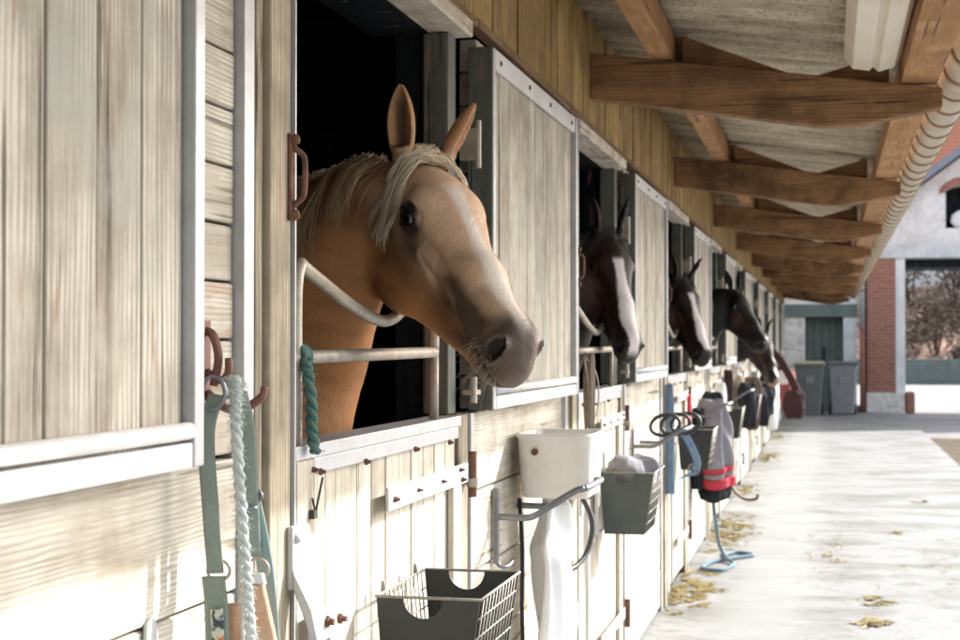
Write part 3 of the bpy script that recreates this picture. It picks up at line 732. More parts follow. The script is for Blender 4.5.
    if style['kind'] == 'palomino':
        c = np.repeat(C((.265, .120, .052)), len(V), 0)  # neck and body base darkened to imitate the shade of the stall
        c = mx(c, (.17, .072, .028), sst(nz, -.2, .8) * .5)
        c = mx(c, (.88, .62, .41), inhead * sst(z + nz*.012, -.17, -.04) * .85)
        c = mx(c, (.60, .28, .105), inhead * sst(-z + nz*.012, .15, .23) * .9)
        dk = .95*np.exp(-(((x-.465)/.085)**2 + ((z+.105)/.058)**2)) + .45*np.exp(-(((x-.36)/.07)**2 + ((z+.085)/.03)**2)) + .12*nz2
        c = mx(c, (.050, .033, .025), np.clip(dk*1.45 + nz2*.10, 0, .93) * (ay > .012))
        c = mx(c, (.048, .036, .030), sst(x + nz*.01, .46, .53) * .92)
        c = mx(c, (.17, .125, .105), sst(x + nz2*.010, .58, .603) * .8)
        c = mx(c, (.22, .15, .11), np.exp(-(((x-.53)/.05)**2 + ((z+.172)/.02)**2)) * .6)
        c = mx(c, (.035, .019, .012), np.clip(1.75*np.exp(-(((x-EYE[0]-.006)/.044)**2 + ((z-EYE[2]+.008)/.031)**2)) + nz2*.08 - .08, 0, .95) * (ay > .04))
        c = mx(c, (.010, .007, .006), 1 - sst(np.sqrt((x-EYE[0])**2 + (ay-EYE[1])**2 + (z-EYE[2])**2), EYE_R + .005, EYE_R + .011))
        c = mx(c, (.07, .04, .027), .8*np.exp(-(((x-EYE[0]-.048+.3*nz2*.03)/.034)**2 + ((z-EYE[2]+.050)/.026)**2)) * (ay > .035))
        c = mx(c, (.10, .05, .03), .8*np.exp(-(((x-.352)/.02)**2 + ((z+.135)/.013)**2)) * (ay > .03))
        c = mx(c, (.74, .54, .38), .75*np.exp(-(((z + .120 + .55*(x-.26))/.010)**2)) * sst(x, .215, .235) * (1 - sst(x, .27, .32)) * (ay > .04))
        c = mx(c, (.74, .54, .38), .6*np.exp(-(((z + .085 + .9*(x-.27))/.007)**2)) * sst(x, .235, .25) * (1 - sst(x, .29, .31)) * (ay > .04))
        bw = .012 + .005*np.sin(x*20) + .003*nz2
        bl = (1 - sst(ay, bw, bw + .018)) * sst(x, .10, .16) * (1 - sst(x, .50, .56)) * (z > -.07)
        c = mx(c, (.88, .80, .70), bl * .9)
    else:
        c = np.repeat(C(style['base']), len(V), 0)
        c = mx(c, style['hi'], sst(nz, -.3, .9) * .6)
        c = mx(c, (.012, .010, .009), sst(x, .42, .52) * .8 * inhead)
        c = mx(c, (.13, .05, .03), inhead * np.exp(-(((x-.27)/.09)**2 + ((z+.10)/.05)**2)) * .5)
        bw = style.get('bw', .02) + .008*np.sin(x*17+1) + .002*nz2
        x0, x1 = style.get('bx', (.14, .6))
        if style.get('blaze', True):
            bl = (1 - sst(ay, bw, bw + .006)) * sst(x, x0, x0+.03) * (1 - sst(x, x1-.03, x1)) * (z > -.11)
            c = mx(c, (.92, .84, .80), bl * .97)
        if style.get('snip'): c = mx(c, (.36, .22, .19), sst(x + nz2*.006, .53, .57) * .9)
    # shade painted into the nostril and mouth hollows; then ear colours
    c = mx(c, (.010, .007, .006), (ell([x - .18*(z+.060), ay, z], (.551, .054, -.069), (.018, .030, .032)) < .0022 - .012*(hl[:, 1] > 0)) * .97)
    c = mx(c, (.012, .009, .008), ((np.abs(z - (-.143 + .1575*np.clip(.585-x, 0, .2))) < .0045) & (x > .485) & (x < .60)) * .8)
    for fr in ear_frames(earcfg):
        _, di, u, v, w = ear_sdf([hl[:, 0], hl[:, 1], hl[:, 2]], fr)
        ine = (di < .0025) & (u > .012) & (u < EAR_L) & (np.abs(v) < .04) & (np.abs(w) < .05)
        if style['kind'] == 'palomino': c = mx(c, (.50, .27, .125), ((u > .0) & (u < EAR_L + .01) & (np.abs(v) < .05) & (np.abs(w) < .05) & (x < .08)) * sst(u, .0, .03) * .9)
        k = ine * np.clip(1.1 - (np.abs(v)/.017)**2, 0, 1) * (1 - sst(u, .10, .15))
        c = mx(c, (.055, .028, .018) if style['kind'] == 'palomino' else (.02, .015, .012), k * .9)
    c = np.clip(c, 0.004, 1)
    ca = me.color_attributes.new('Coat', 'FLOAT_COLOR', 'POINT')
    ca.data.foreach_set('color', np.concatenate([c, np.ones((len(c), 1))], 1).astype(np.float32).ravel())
    me.materials.append(M['coat'])
    root = empty(name, loc); tag(root, label, 'horse')
    body = bpy.data.objects.new('body', me); COL.objects.link(body); body.parent = root
    sm = body.modifiers.new('Smooth', 'SMOOTH'); sm.factor = .5; sm.iterations = 2
    def hw(p): return Vector(poll + s * (np.array(p) @ H))
    for sg in (-1, 1):
        e = hw((EYE[0], EYE[1]*sg, EYE[2])); mb = MB(); pr = [(math.sin(math.pi*i/16)*EYE_R*s*.995, -math.cos(math.pi*i/16)*EYE_R*s*.995) for i in range(17)]
        mb.lathe(pr, (0, 0, 0), 24).build('eye', 'eye', root, tuple(e), True)
    bvh = BVHTree.FromPolygons(V.tolist(), F.tolist())
    rnd = random.Random(5); clr = [rnd.gauss(0, .75) for _ in range(16)]; cll = [rnd.uniform(.55, 1.08) for _ in range(16)]; clw = [rnd.uniform(0, 6.28) for _ in range(16)]
    def surf(p, off):
        loc_, n_, _, dist = bvh.find_nearest(p)
        if loc_ is None: return p
        if (p - loc_).dot(n_) < off or dist > .03: 
            if (p - loc_).dot(n_) < off: return loc_ + n_ * off
        return p
    if hair:
        mat = 'hair_flax' if style['kind'] == 'palomino' else 'hair_dark'
        mb = MB(); nS = 620 if style['kind'] == 'palomino' else 120
        seg = 3
        for i in range(nS):      # forelock: parted between the ears
            near = rnd.random() < .75
            sg = -1 if near else 1
            q = [rnd.uniform(-.02, .045), rnd.uniform(-.03, .03), .0 + rnd.uniform(0, .008)]
            ci = rnd.randrange(16); ln = cll[ci] * rnd.uniform(.85, 1.03); a = clr[ci] * 1.7 + rnd.gauss(0, .30)
            if near: way = [q, (.030+.008*a, -.050, -.002), (.060+.011*a, -.080, -.030), (.085+.013*a, -.096, -.075), (.105+.016*a, -.102, -.13), (.13+.022*a, -.104, -.18)]
            else: way = [q, (.04+.010*a, .04, .0), (.07+.012*a, .075, -.02), (.09+.013*a, .095, -.07), (.11+.018*a, .10, -.11)]
            pts = bez([hw(w) for w in way], 5); pts = pts[:max(6, int(len(pts)*ln))]
            lay = rnd.uniform(.001, .006); wv = clw[ci] + rnd.gauss(0, .4); wa = rnd.uniform(.002, .0055)
            pts = [surf(p + Vector((math.sin(j*.6+wv)*wa, math.cos(j*.5+wv)*wa, 0)), lay) for j, p in enumerate(pts)]
            mb.tube(pts, [.00075*(1 - .75*j/len(pts)) for j in range(len(pts))], seg)
        mb.build('forelock', mat, root, smooth=True)
        mb = MB()
        cn = [Vector(n[:3]) + Vector((-.55, 0, .8)).normalized() * n[3] for n in neck]
        cn = [Vector(poll) + Vector((-.03, 0, .0))] + cn; cl = bez(cn[:4], 10)[4:]
        for i in range(520 if style['kind'] == 'palomino' else 160):
            ci = rnd.randrange(16); k = min(len(cl)-1.01, max(0, (ci + .5 + rnd.gauss(0, .22)) / 16 * (len(cl)-1))); a = cl[int(k)].lerp(cl[int(k)+1], k - int(k)) + Vector((0, rnd.uniform(-.02, .02), 0))
            dr_ = Vector((-.55, 0, .8)).normalized(); hit = bvh.ray_cast(a + dr_*.25, -dr_)
            if hit[0] is not None: a = hit[0] + dr_*.003
            if rnd.random() < .2: side = 1
            else: side = -1
            L_ = cll[ci] * .22 * rnd.uniform(.8, 1.1); sw = clr[ci] * .03 + rnd.gauss(0, .005)
            way = [a, a + Vector((sw*.2 - .005, side*.06, -.02)), a + Vector((sw*.5, side*.12, -.35*L_)), a + Vector((sw, side*.15, -.7*L_)), a + Vector((sw*1.3, side*.155, -L_))]
            pts = [surf(p, rnd.uniform(.002, .012)) for p in bez(way, 4)]
            mb.tube(pts, [.0009*(1 - .7*j/len(pts)) for j in range(len(pts))], seg)
        mb.build('mane', 'hair_mane_shade' if mat == 'hair_flax' else mat, root, smooth=True)
    if style['kind'] == 'palomino':
        wm = {-1: MB(), 1: MB()}
        for i in range(120):
            x_ = rnd.uniform(.47, .59); z_ = rnd.uniform(-.19, -.09) ; sg = -1 if i % 5 < 3 else 1; mb = wm[sg]
            st = hw((x_, sg*.05, z_)); l_, n_, _, _ = bvh.find_nearest(st)
            ln = rnd.uniform(.015, .05) * (1.2 if z_ < -.13 else .8)
            dr = (n_ + Vector((rnd.gauss(0, .3), rnd.gauss(0, .3), -.5 + rnd.gauss(0, .25)))).normalized()
            mb.tube([l_, l_ + dr*ln*.5, l_ + dr*ln + Vector((0, 0, -.15*ln))], [.00035, .0003, .0001], 3)
        for mb in wm.values(): mb.build('whiskers', 'whisker', root)
        for sg in (-1, 1):
            mb = MB()
            for i in range(26):
                t = -1 + 2*i/25; p0 = np.array((EYE[0] + t*.019, sg*(EYE[1]+.021 - .008*t*t), EYE[2] + .013 - .006*t*t + .22*t*.019))
                d0 = np.array((.35*t + .25, sg*.8, .15 + .1*rnd.random())); d0 /= np.linalg.norm(d0)
                a = hw(p0); b_ = hw(p0 + d0*.008); c_ = hw(p0 + d0*.015 + np.array((0, 0, .0)))
                mb.tube([a, b_, c_], [.0005, .0004, .0002], 3)
            mb.build('eyelashes', 'hair_dark', root)
    if style['kind'] == 'palomino':
        me.calc_loop_triangles(); nt_ = len(me.loop_triangles); tri = np.empty(nt_*3, np.int32); me.loop_triangles.foreach_get('vertices', tri); tri = tri.reshape(-1, 3)
        A, B_, C_ = V[tri[:, 0]], V[tri[:, 1]], V[tri[:, 2]]; cr = np.cross(B_ - A, C_ - A); ar = np.linalg.norm(cr, axis=1); N = cr / (ar[:, None] + 1e-12)
        ctr = (A + B_ + C_) / 3; ar = ar * ((ctr[:, 0] > -.42) & (ctr[:, 2] > 1.18))
        rs = np.random.RandomState(3); nh = 150000; pick = rs.choice(nt_, nh, p=ar/ar.sum())
        u = rs.rand(nh, 2); fl = u.sum(1) > 1; u[fl] = 1 - u[fl]
        Pn = A[pick] + (B_-A)[pick]*u[:, :1] + (C_-A)[pick]*u[:, 1:]; n_ = N[pick]
        lh = ((Pn - poll) @ H.T) / s; hd = (sst(lh[:, 0], -.02, .08) * (lh[:, 2] > -.33))[:, None]
        fd = hd * (ex[None] * .9 - ez[None] * .25 * np.clip(-lh[:, 2:3]*8, 0, 1.5)) + (1 - hd) * np.array((.05, 0, -1.))[None] + rs.normal(0, .16, (nh, 3))
        fd -= n_ * (fd * n_).sum(1)[:, None]; fd /= np.linalg.norm(fd, axis=1)[:, None] + 1e-9
        ln = (.0035 + .0045*rs.rand(nh)) * np.where(lh[:, 0] > .47, .6, 1); sd = np.cross(n_, fd)
        eyed = np.sqrt((lh[:, 0]-EYE[0])**2 + (np.abs(lh[:, 1])-EYE[1])**2 + (lh[:, 2]-EYE[2])**2)
        nos = ell([lh[:, 0], np.abs(lh[:, 1]), lh[:, 2]], (.551, .046, -.068), (.031, .04, .046)) < 0
        keep = (eyed > EYE_R + .006) & ~nos
        Pn, n_, fd, sd, ln = Pn[keep], n_[keep], fd[keep], sd[keep], ln[keep, None]; nh = len(Pn)
        w_ = .00028
        T = np.stack([Pn - sd*w_ - n_*.0003, Pn + sd*w_ - n_*.0003, Pn + fd*ln*.95 + n_*ln*.30], 1).reshape(-1, 3)
        fm = bpy.data.meshes.new('short_coat'); fm.vertices.add(nh*3); fm.vertices.foreach_set('co', T.ravel().astype(np.float32))
        fm.loops.add(nh*3); fm.loops.foreach_set('vertex_index', np.arange(nh*3, dtype=np.int32)); fm.polygons.add(nh); fm.polygons.foreach_set('loop_start', np.arange(0, nh*3, 3, dtype=np.int32))
        fm.update(calc_edges=True)
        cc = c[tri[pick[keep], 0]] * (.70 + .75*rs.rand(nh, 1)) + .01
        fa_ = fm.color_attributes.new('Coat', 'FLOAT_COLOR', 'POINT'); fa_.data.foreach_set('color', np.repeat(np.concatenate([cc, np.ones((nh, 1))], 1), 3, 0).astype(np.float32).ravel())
        fm.materials.append(M['coat']); fo = bpy.data.objects.new('short_coat', fm); COL.objects.link(fo); fo.parent = root; fo['kind'] = 'stuff'
    # tail
    mb = MB(); mb.tube(bez([(-2.02, 0, 1.30+dz), (-2.14, 0, 1.18+dz), (-2.18, 0, .9), (-2.16, 0, .5)], 5), [.03]*6 + [.05]*5 + [.03]*4 + [.012], 8)
    mb.build('tail', 'hair_flax' if style['kind'] == 'palomino' else 'hair_dark', root, smooth=True)
    return root
neck0 = [(-.045, 0, 1.735, .105, .62), (-.15, 0, 1.615, .155, .55), (-.25, 0, 1.43, .20, .58), (-.36, 0, 1.20, .26, .7)]
make_horse('horse', 'palomino horse with flaxen mane and pale blaze, looking out over the nearest half door',
           (0, 3.22, 0), (.085, -.16, 1.842), 45.5, 42, .94, dict(kind='palomino'), FINE,
           [(-1, (-.62, -.12, .76), (.45, -.72, .35)), (1, (-.56, .58, .60), (.45, .80, .35))], [(-.045, -.145, 1.735, .10, .42), (-.185, -.08, 1.62, .15, .46), (-.31, -.02, 1.43, .20, .58), (-.43, 0, 1.20, .26, .7)])
make_horse('horse', 'dark bay horse with a broad white blaze in the second opening', (0, 6.12, 0), (.035, 0, 1.905), 61, 56, .93,
           dict(kind='bay', base=(.011, .006, .005), hi=(.05, .016, .010), bw=.027), .008,
           [(-1, (-.72, -.25, .62), (.35, -.8, .3)), (1, (-.70, .25, .68), (.4, .7, .35))], [(-.05, 0, 1.775, .11, .62), (-.17, 0, 1.64, .16, .55), (-.28, 0, 1.45, .20, .58), (-.40, 0, 1.22, .26, .7)])
make_horse('horse', 'dark brown horse with a narrow white blaze in the third opening', (0, 9.2, 0), (.05, 0, 1.85), 58, 52, .95,
           dict(kind='bay', base=(.011, .006, .006), hi=(.038, .015, .010), bw=.022, bx=(.12, .55)), .009,
           [(-1, (-.72, -.25, .62), (.35, -.8, .3)), (1, (-.60, .55, .62), (.4, .7, .35))], [(-.03, 0, 1.72, .11, .62), (-.15, 0, 1.60, .155, .55), (-.27, 0, 1.43, .20, .58), (-.40, 0, 1.20, .26, .7)])
make_horse('horse', 'black horse stretching its neck out of the fourth opening', (0, 12.15, 0), (.19, 0, 1.90), 54, 30, .95,
           dict(kind='bay', base=(.004, .0035, .0035), hi=(.010, .006, .006), blaze=False), .012,
           [(-1, (-.8, -.25, .4), (.35, -.8, .3)), (1, (-.8, .3, .4), (.4, .7, .35))], [(.07, 0, 1.78, .11, .62), (-.06, 0, 1.66, .16, .55), (-.2, 0, 1.46, .20, .58), (-.40, 0, 1.22, .26, .7)], hair=False)
make_horse('horse', 'bay horse with a pink nose lowering its head from the fifth opening', (0, 15.3, 0), (.28, 0, 1.58), 66, 45, .95,
           dict(kind='bay', base=(.010, .006, .006), hi=(.03, .014, .011), bw=.010, bx=(.40, .58), snip=True), .012,
           [(-1, (-.72, -.25, .62), (.35, -.8, .3)), (1, (-.70, .25, .68), (.4, .7, .35))], [(.18, 0, 1.52, .11, .62), (.06, 0, 1.47, .16, .55), (-.17, 0, 1.40, .20, .58), (-.42, 0, 1.20, .26, .7)], hair=False)
# ------------------------------------------------------------ tack and fittings hanging on the row
def torus(mb, c, ax1, ax2, r, rt, n=20, seg=8, sx=1):
    c = Vector(c); a = Vector(ax1).normalized(); b_ = Vector(ax2).normalized()
    mb.tube([c + a * math.cos(2*math.pi*i/n) * r * sx + b_ * math.sin(2*math.pi*i/n) * r for i in range(n)], rt, seg, closed=True); return mb
def ribbon(mb, pts, w, th=.003, flat=(0, 1, 0)):
    mb.tube(pts, [(w / 2, th / 2)] * len(pts), 8, flat=flat); return mb
def rack(y, label, first=None):
    if first:
        c = copy_tree(first, None, (.018, y, 0)); c['label'] = label; return c
    t = empty('saddle_rack', (.018, y, 0)); tag(t, label, 'saddle rack', 'saddle racks along the wall')
    m_ = MB(); m_.box(-.002, .012, -.010, .010, .84, 1.045); m_.tube(bez([(.006, 0, .85), (.012, .0, .835), (.03, .02, .83), (.038, .05, .84)], 4), .006, 8); m_.build('wall_plate', 'galv_bar', t, bevel=.001)
    for dy in (0, .30):
        m_ = MB(); m_.tube(bez([(0, dy, .967), (.06, dy, .966), (.095, dy, .967), (.125, dy, .98), (.17, dy + .01, 1.01), (.22, dy + .02, 1.04), (.24, dy + .03, 1.045)], 5), .0092, 12); m_.build('arm', 'galv_bar', t, smooth=True)
    m_ = MB(); m_.tube(bez([(.24, .03, 1.045), (.255, .10, 1.05), (.255, .24, 1.05), (.24, .33, 1.045)], 5), .0088, 12); m_.build('cross_bar', 'galv_bar', t, smooth=True)
    return t
RY = [Y0[i] + 1.62 for i in range(2, 11)]
rk = ['grey tubular saddle rack under the white tub', 'grey tubular saddle rack between the green basket and the blue halter', 'saddle rack holding the grey coat with red bands',
      'saddle rack on the wall past the grey coat', 'saddle rack with a black saddlebag hanging', 'saddle rack beside the pale grooming towel', 'saddle rack just beyond the pale towel', 'second last saddle rack of the row', 'saddle rack nearest the far end of the row']
r0 = rack(RY[0], rk[0])
for y, l in zip(RY[1:], rk[1:]): rack(y, l, r0)
def feeder(y, label, panel, first=None, tilt=0, z=0):
    w = .36; d0 = .208; top = .945; bot = .71
    if first:
        c = copy_tree(first, None, (.045, y, z)); c['label'] = label
        for ch in c.children:
            if ch.name.startswith('panel'):
                ch.data = ch.data.copy(); ch.data.materials[0] = M[panel]
        c.rotation_euler.y = R(tilt); return c
    t = empty('feed_basket', (.045, y, z)); tag(t, label, 'feed basket', 'feed baskets hooked on the half doors')
    def notch(x0, x1, cx, r_, ysw):
        pts = [(x0 + .02, bot), (x0, top)] + [(cx + r_ * math.cos(math.pi + math.pi * k / 14), top + r_ * 1.02 * math.sin(math.pi + math.pi * k / 14)) for k in range(15)] + [(x1, top), (x1 - .035, bot)]
        return pts
    for yy, nm in ((0, 'panel'), (w, 'panel')):
        m_ = MB(); m_.prism(notch(0, d0, .094, .04, 0), yy - .002, yy + .002, 'Y'); m_.build(nm, panel, t)
    m_ = MB(); m_.prism([(.02, bot), (d0 - .035, bot), (d0 - .035, bot + .004), (.02, bot + .004)], .003, w - .003); m_.build('base', panel, t)
    m_ = MB(); r_ = .0032
    m_.tube([(0, -.004, top), (d0 + .002, -.004, top), (d0 + .002, w + .004, top), (0, w + .004, top)], r_, 8, closed=True); m_.build('rim', 'wire', t, smooth=True)
    for xx, xb, nm in ((0, .02, 'wire_side'), (d0, d0 - .035, 'wire_side')):
        m_ = MB()
        for k in range(1, 12): m_.tube([(xx, w*k/12, top), (xb, w*k/12, bot)], .0018, 6)
        for k in range(1, 6): f = k/6; m_.tube([(xx + (xb-xx)*f, 0, top + (bot-top)*f), (xx + (xb-xx)*f, w, top + (bot-top)*f)], .0018, 6)
        m_.build(nm, 'wire', t, smooth=True)
    for yy in (.06, w - .06):
        m_ = MB(); m_.tube(bez([(-.008, yy, top-.03), (-.006, yy, top+.02), (-.002, yy, top + .005), (.002, yy, top)], 4), .003, 6); m_.build('hook', 'wire', t, smooth=True)
    return t
f0 = feeder(Y0[2] + .43, 'black wire feed basket with notched panels on the nearest half door', 'black_panel')
fl = ['grey green feed basket stuffed with cloth beyond the white tub', 'black feed basket beside the blue halter', 'black feed basket past the grey coat', 'black feed basket on the half door after the fourth horse', 'feed basket on the sixth half door', 'feed basket on the seventh half door', 'feed basket on the second last half door', 'feed basket on the last half door']
for k, l in enumerate(fl): feeder(Y0[3 + k] + .43, l, 'green_panel' if k == 0 else 'black_panel', f0)
def cloth(name, prof, mat, loc, label, cat, w=.2, group=None, parent=None, seed=1, th=.06, wr=.012, fa=1.0):
    """soft hanging cloth: prof = [(z, halfwidth, offset)] gathered with folds"""
    rn = random.Random(seed); ph = [rn.uniform(0, 6.28) for _ in range(5)]; n = 40; P = []
    zs_ = bez([(a[0], a[1], a[2]) for a in prof], 7)
    for j, q in enumerate(zs_):
        row = []
        for i in range(n + 1):
            a = 2 * math.pi * i / n
            fold = 1 + fa * (.16 * math.sin(5*a + ph[0] + q[0]*4) + .10 * math.sin(9*a + ph[1] - q[0]*9) + .07*math.sin(3*a + q[0]*14 + ph[2]))
            row.append((math.sin(a) * th * fold * (.5 + .5 * q[1] / w) , q[2] + math.cos(a) * q[1] * (1 + .05*math.sin(q[0]*22 + ph[3])), q[0] + .012*math.sin(2*a + ph[4])))
        P.append(row)
    m_ = MB().grid(P); n0 = len(m_.v)
    m_.f.append(tuple(range(0, n))); m_.f.append(tuple(range(n0 - n - 1, n0 - 1))[::-1])
    o = m_.build(name, mat, parent, loc, smooth=True, sub=1)
    if label: tag(o, label, cat, group)
    return o
# white plastic tub on the first rack
t = empty('plastic_tub', (.035, 4.22, .995)); tag(t, 'white plastic tub hanging on the wall above the nearest saddle rack', 'tub')
def rrect(x0, x1, y0, y1, r_, z, n=5):
    out = []
    for cx, cy, a0 in ((x1-r_, y1-r_, 0), (x0+r_, y1-r_, 90), (x0+r_, y0+r_, 180), (x1-r_, y0+r_, 270)):
        for k in range(n + 1): a = R(a0 + 90*k/n); out.append((cx + r_*math.cos(a), cy + r_*math.sin(a), z))
    return out
P = [rrect(.015, .20, .02, .27, .03, .002), rrect(.010, .205, .012, .278, .035, .008), rrect(0, .213, 0, .29, .035, .172), rrect(-.004, .219, -.004, .294, .035, .176), rrect(-.004, .219, -.004, .294, .035, .186), rrect(.004, .210, .004, .286, .032, .186), rrect(.016, .199, .018, .27, .03, .012)]
P = [r_ + [r_[0]] for r_ in P]; m_ = MB().grid(P); m_.f.append(tuple(range(len(P[0])-1))); n0 = len(m_.v); m_.f.append(tuple(range(n0 - len(P[0]), n0 - 1))); m_.build('tub_body', 'white_plastic', t, smooth=True)
m_ = MB(); m_.tube([(.055, -.005, .135), (.055, .004, .135)], .010, 10); m_.build('rivet', 'rust', t)
cloth('towel', [(.99, .08, 0), (.95, .10, .01), (.90, .13, .02), (.85, .15, 0), (.80, .12, -.01), (.72, .13, .0), (.62, .15, .01), (.50, .17, .0), (.40, .14, .02), (.32, .07, .03)], 'cloth_white', (.115, 4.40, -.01), 'white cloth hanging in folds beneath the white tub', 'towel', .13, th=.036, seed=4, fa=3.2)
# brow straps and bridle by the second opening
m_ = MB(); ribbon(m_, bez([(.09, 5.12, 1.40), (.10, 5.13, 1.30), (.095, 5.16, 1.2), (.10, 5.13, 1.12)], 5), .028, .004, (0, 1, 0)); ribbon(m_, bez([(.09, 5.12, 1.40), (.12, 5.20, 1.33), (.12, 5.23, 1.22), (.10, 5.13, 1.12)], 5), .022, .004)
t = empty('bridle', (0, 0, 0)); tag(t, 'brown grey bridle hooked on the post between the first and second openings', 'bridle')
m_.build('cheek_straps', 'brown_leather', t, smooth=True)
cloth('noseband', [(1.40, .012, 0), (1.36, .022, 0), (1.28, .028, 0), (1.2, .020, 0), (1.13, .012, 0)], 'worn_leather', (.10, 5.16, 0), None, None, .05, parent=t, th=.025, seed=3)
m_ = MB(); torus(m_, (.10, 5.14, 1.10), (1, 0, 0), (0, 0, 1), .022, .004); m_.build('bit_ring', 'galv_bar', t, smooth=True)
for (yy, zz, l) in ((4.62, .98, 'black rubber strap looping down behind the white tub'),):
    m_ = MB(); m_.tube(bez([(.07, yy - .10, zz + .05), (.09, yy - .06, .80), (.12, yy + .0, .74), (.16, yy + .10, .78), (.17, yy + .14, .88), (.12, yy + .10, 1.0)], 6), .009, 8)
    o = m_.build('rubber_strap', 'dark_iron', smooth=True); tag(o, l, 'strap')
m_ = MB(); m_.tube(bez([(.05, 4.2, 1.0), (.06, 4.19, .85), (.055, 4.21, .7), (.06, 4.2, .55), (.06, 4.2, .3)], 5), .006, 8)
tag(m_.build('lead_rope', 'dark_cloth', smooth=True), 'thin black cord hanging against the wall left of the white towel', 'rope')
m_ = MB()
for yy in (5.62, 5.80): m_.box(.05, .062, yy, yy + .02, .72, 1.02)
m_.tube([(.056, 5.63, .725), (.056, 5.81, .725)], .006, 8)
tag(m_.build('bridle_bracket', 'galv', bevel=.001), 'thin metal bracket on the second half door under the green basket', 'bracket')
# cloth stuffed in the second basket
cloth('stuffed_cloth', [(.80, .07, 0), (.88, .11, 0), (.95, .12, .0), (.985, .08, 0), (.995, .03, 0)], 'grey_cloth', (.15, Y0[3] + .60, 0), 'grey brown cloth stuffed into the green feed basket', 'cloth', .11, th=.07, seed=9, fa=2.6)
# ---- halter and ropes on the near hook
t = empty('tack_hook', (.038, 2.055, 1.395)); tag(t, 'rusty red double coat hook on the planks by the near post', 'hook')
m_ = MB(); m_.box(-.022, -.016, -.016, .014, -.05, .075); m_.tube(bez([(-.018, 0, .06), (-.004, -.004, .052), (.004, -.004, .02), (-.004, -.002, -.02)], 5), .0065, 8); m_.build('back_plate', 'red_rust', t)
m_ = MB(); m_.tube(bez([(-.016, 0, -.03), (.01, .005, -.052), (.035, .012, -.054), (.060, .02, -.038), (.066, .02, -.022)], 6), [.0065]*20 + [.0055]*5, 8); m_.build('prong', 'red_rust', t, smooth=True)
m_ = MB(); m_.tube(bez([(-.016, 0, -.0), (.008, -.004, -.012), (.02, -.006, -.0), (.02, -.004, .02)], 6), .006, 8); m_.build('prong', 'red_rust', t, smooth=True)
HX, HY = .075, 2.06
_n0 = set(bpy.data.meshes)
t = empty('rope_halter', (0, 0, 0)); tag(t, 'grey teal webbing halter with tan pads hanging from the near hook', 'halter')
m_ = MB(); ribbon(m_, bez([(HX - .03, HY - .01, 1.32), (HX - .035, HY - .035, 1.25), (HX - .03, HY - .03, 1.10), (HX - .025, HY - .025, .99)], 6), .024, .004, (1, .2, 0)); m_.build('cheek_strap', 'teal', t, smooth=True)
m_ = MB(); ribbon(m_, bez([(HX - .01, HY + .02, 1.325), (HX - .005, HY + .04, 1.25), (HX + .0, HY + .04, 1.12), (HX + .004, HY + .04, 1.01)], 6), .026, .004, (1, .2, 0)); m_.build('cheek_strap', 'teal', t, smooth=True)
m_ = MB(); ribbon(m_, bez([(HX + .0, HY + .045, 1.13), (HX + .012, HY + .05, 1.05), (HX + .022, HY + .055, .95), (HX + .028, HY + .06, .80), (HX + .02, HY + .06, .7)], 6), .024, .004, (1, .2, 0)); m_.build('nose_strap', 'teal2', t, smooth=True)
m_ = MB(); ribbon(m_, bez([(HX - .028, HY - .025, .985), (HX - .026, HY - .02, .93), (HX - .024, HY - .02, .82), (HX - .03, HY - .02, .68)], 6), .034, .006, (1, .2, 0)); m_.build('crown_strap', 'teal', t, smooth=True)
m_ = MB(); ribbon(m_, bez([(HX - .023, HY - .026, .925), (HX - .021, HY - .026, .88), (HX - .020, HY - .026, .78)], 6), .018, .010, (1, .2, 0)); m_.build('printed_patch', 'print', t, smooth=True)
m_ = MB(); ribbon(m_, bez([(HX + .012, HY + .02, .965), (HX + .02, HY + .02, .92), (HX + .034, HY + .02, .84), (HX + .05, HY + .02, .72)], 6), .036, .018, (1, .2, 0)); m_.build('pad', 'leather', t, smooth=True)
m_ = MB(); ribbon(m_, bez([(HX - .008, HY + .0, .93), (HX - .008, HY + .0, .86), (HX - .0, HY + .0, .72)], 6), .022, .014, (1, .2, 0)); m_.build('pad', 'leather', t, smooth=True)
for (x_, y_, z_) in ((HX - .022, HY - .02, .995), (HX + .016, HY + .03, .99)):
    m_ = MB(); torus(m_, (x_, y_, z_), (1, .1, 0), (0, 0, 1), .019, .0028, sx=.85); m_.build('ring', 'galv_dark', t, smooth=True)
m_ = MB(); torus(m_, (HX + .004, HY + .045, 1.125), (1, .1, 0), (0, 0, 1), .012, .003); m_.box(HX - .012, HX + .012, HY + .03, HY + .042, 1.10, 1.107); m_.build('buckle', 'galv_bar', t, smooth=True)
m_ = MB(); m_.prism([(HX + .0, .985), (HX + .03, .985), (HX + .034, .965), (HX - .002, .968)], HY + .01, HY + .02); m_.build('metal_end', 'galv', t)
m_ = MB(); torus(m_, (.052, 2.02, 1.325), (1, .3, 0), (0, 0, 1), .030, .0035, sx=.55); m_.build('ring', 'galv_bar', t, smooth=True)
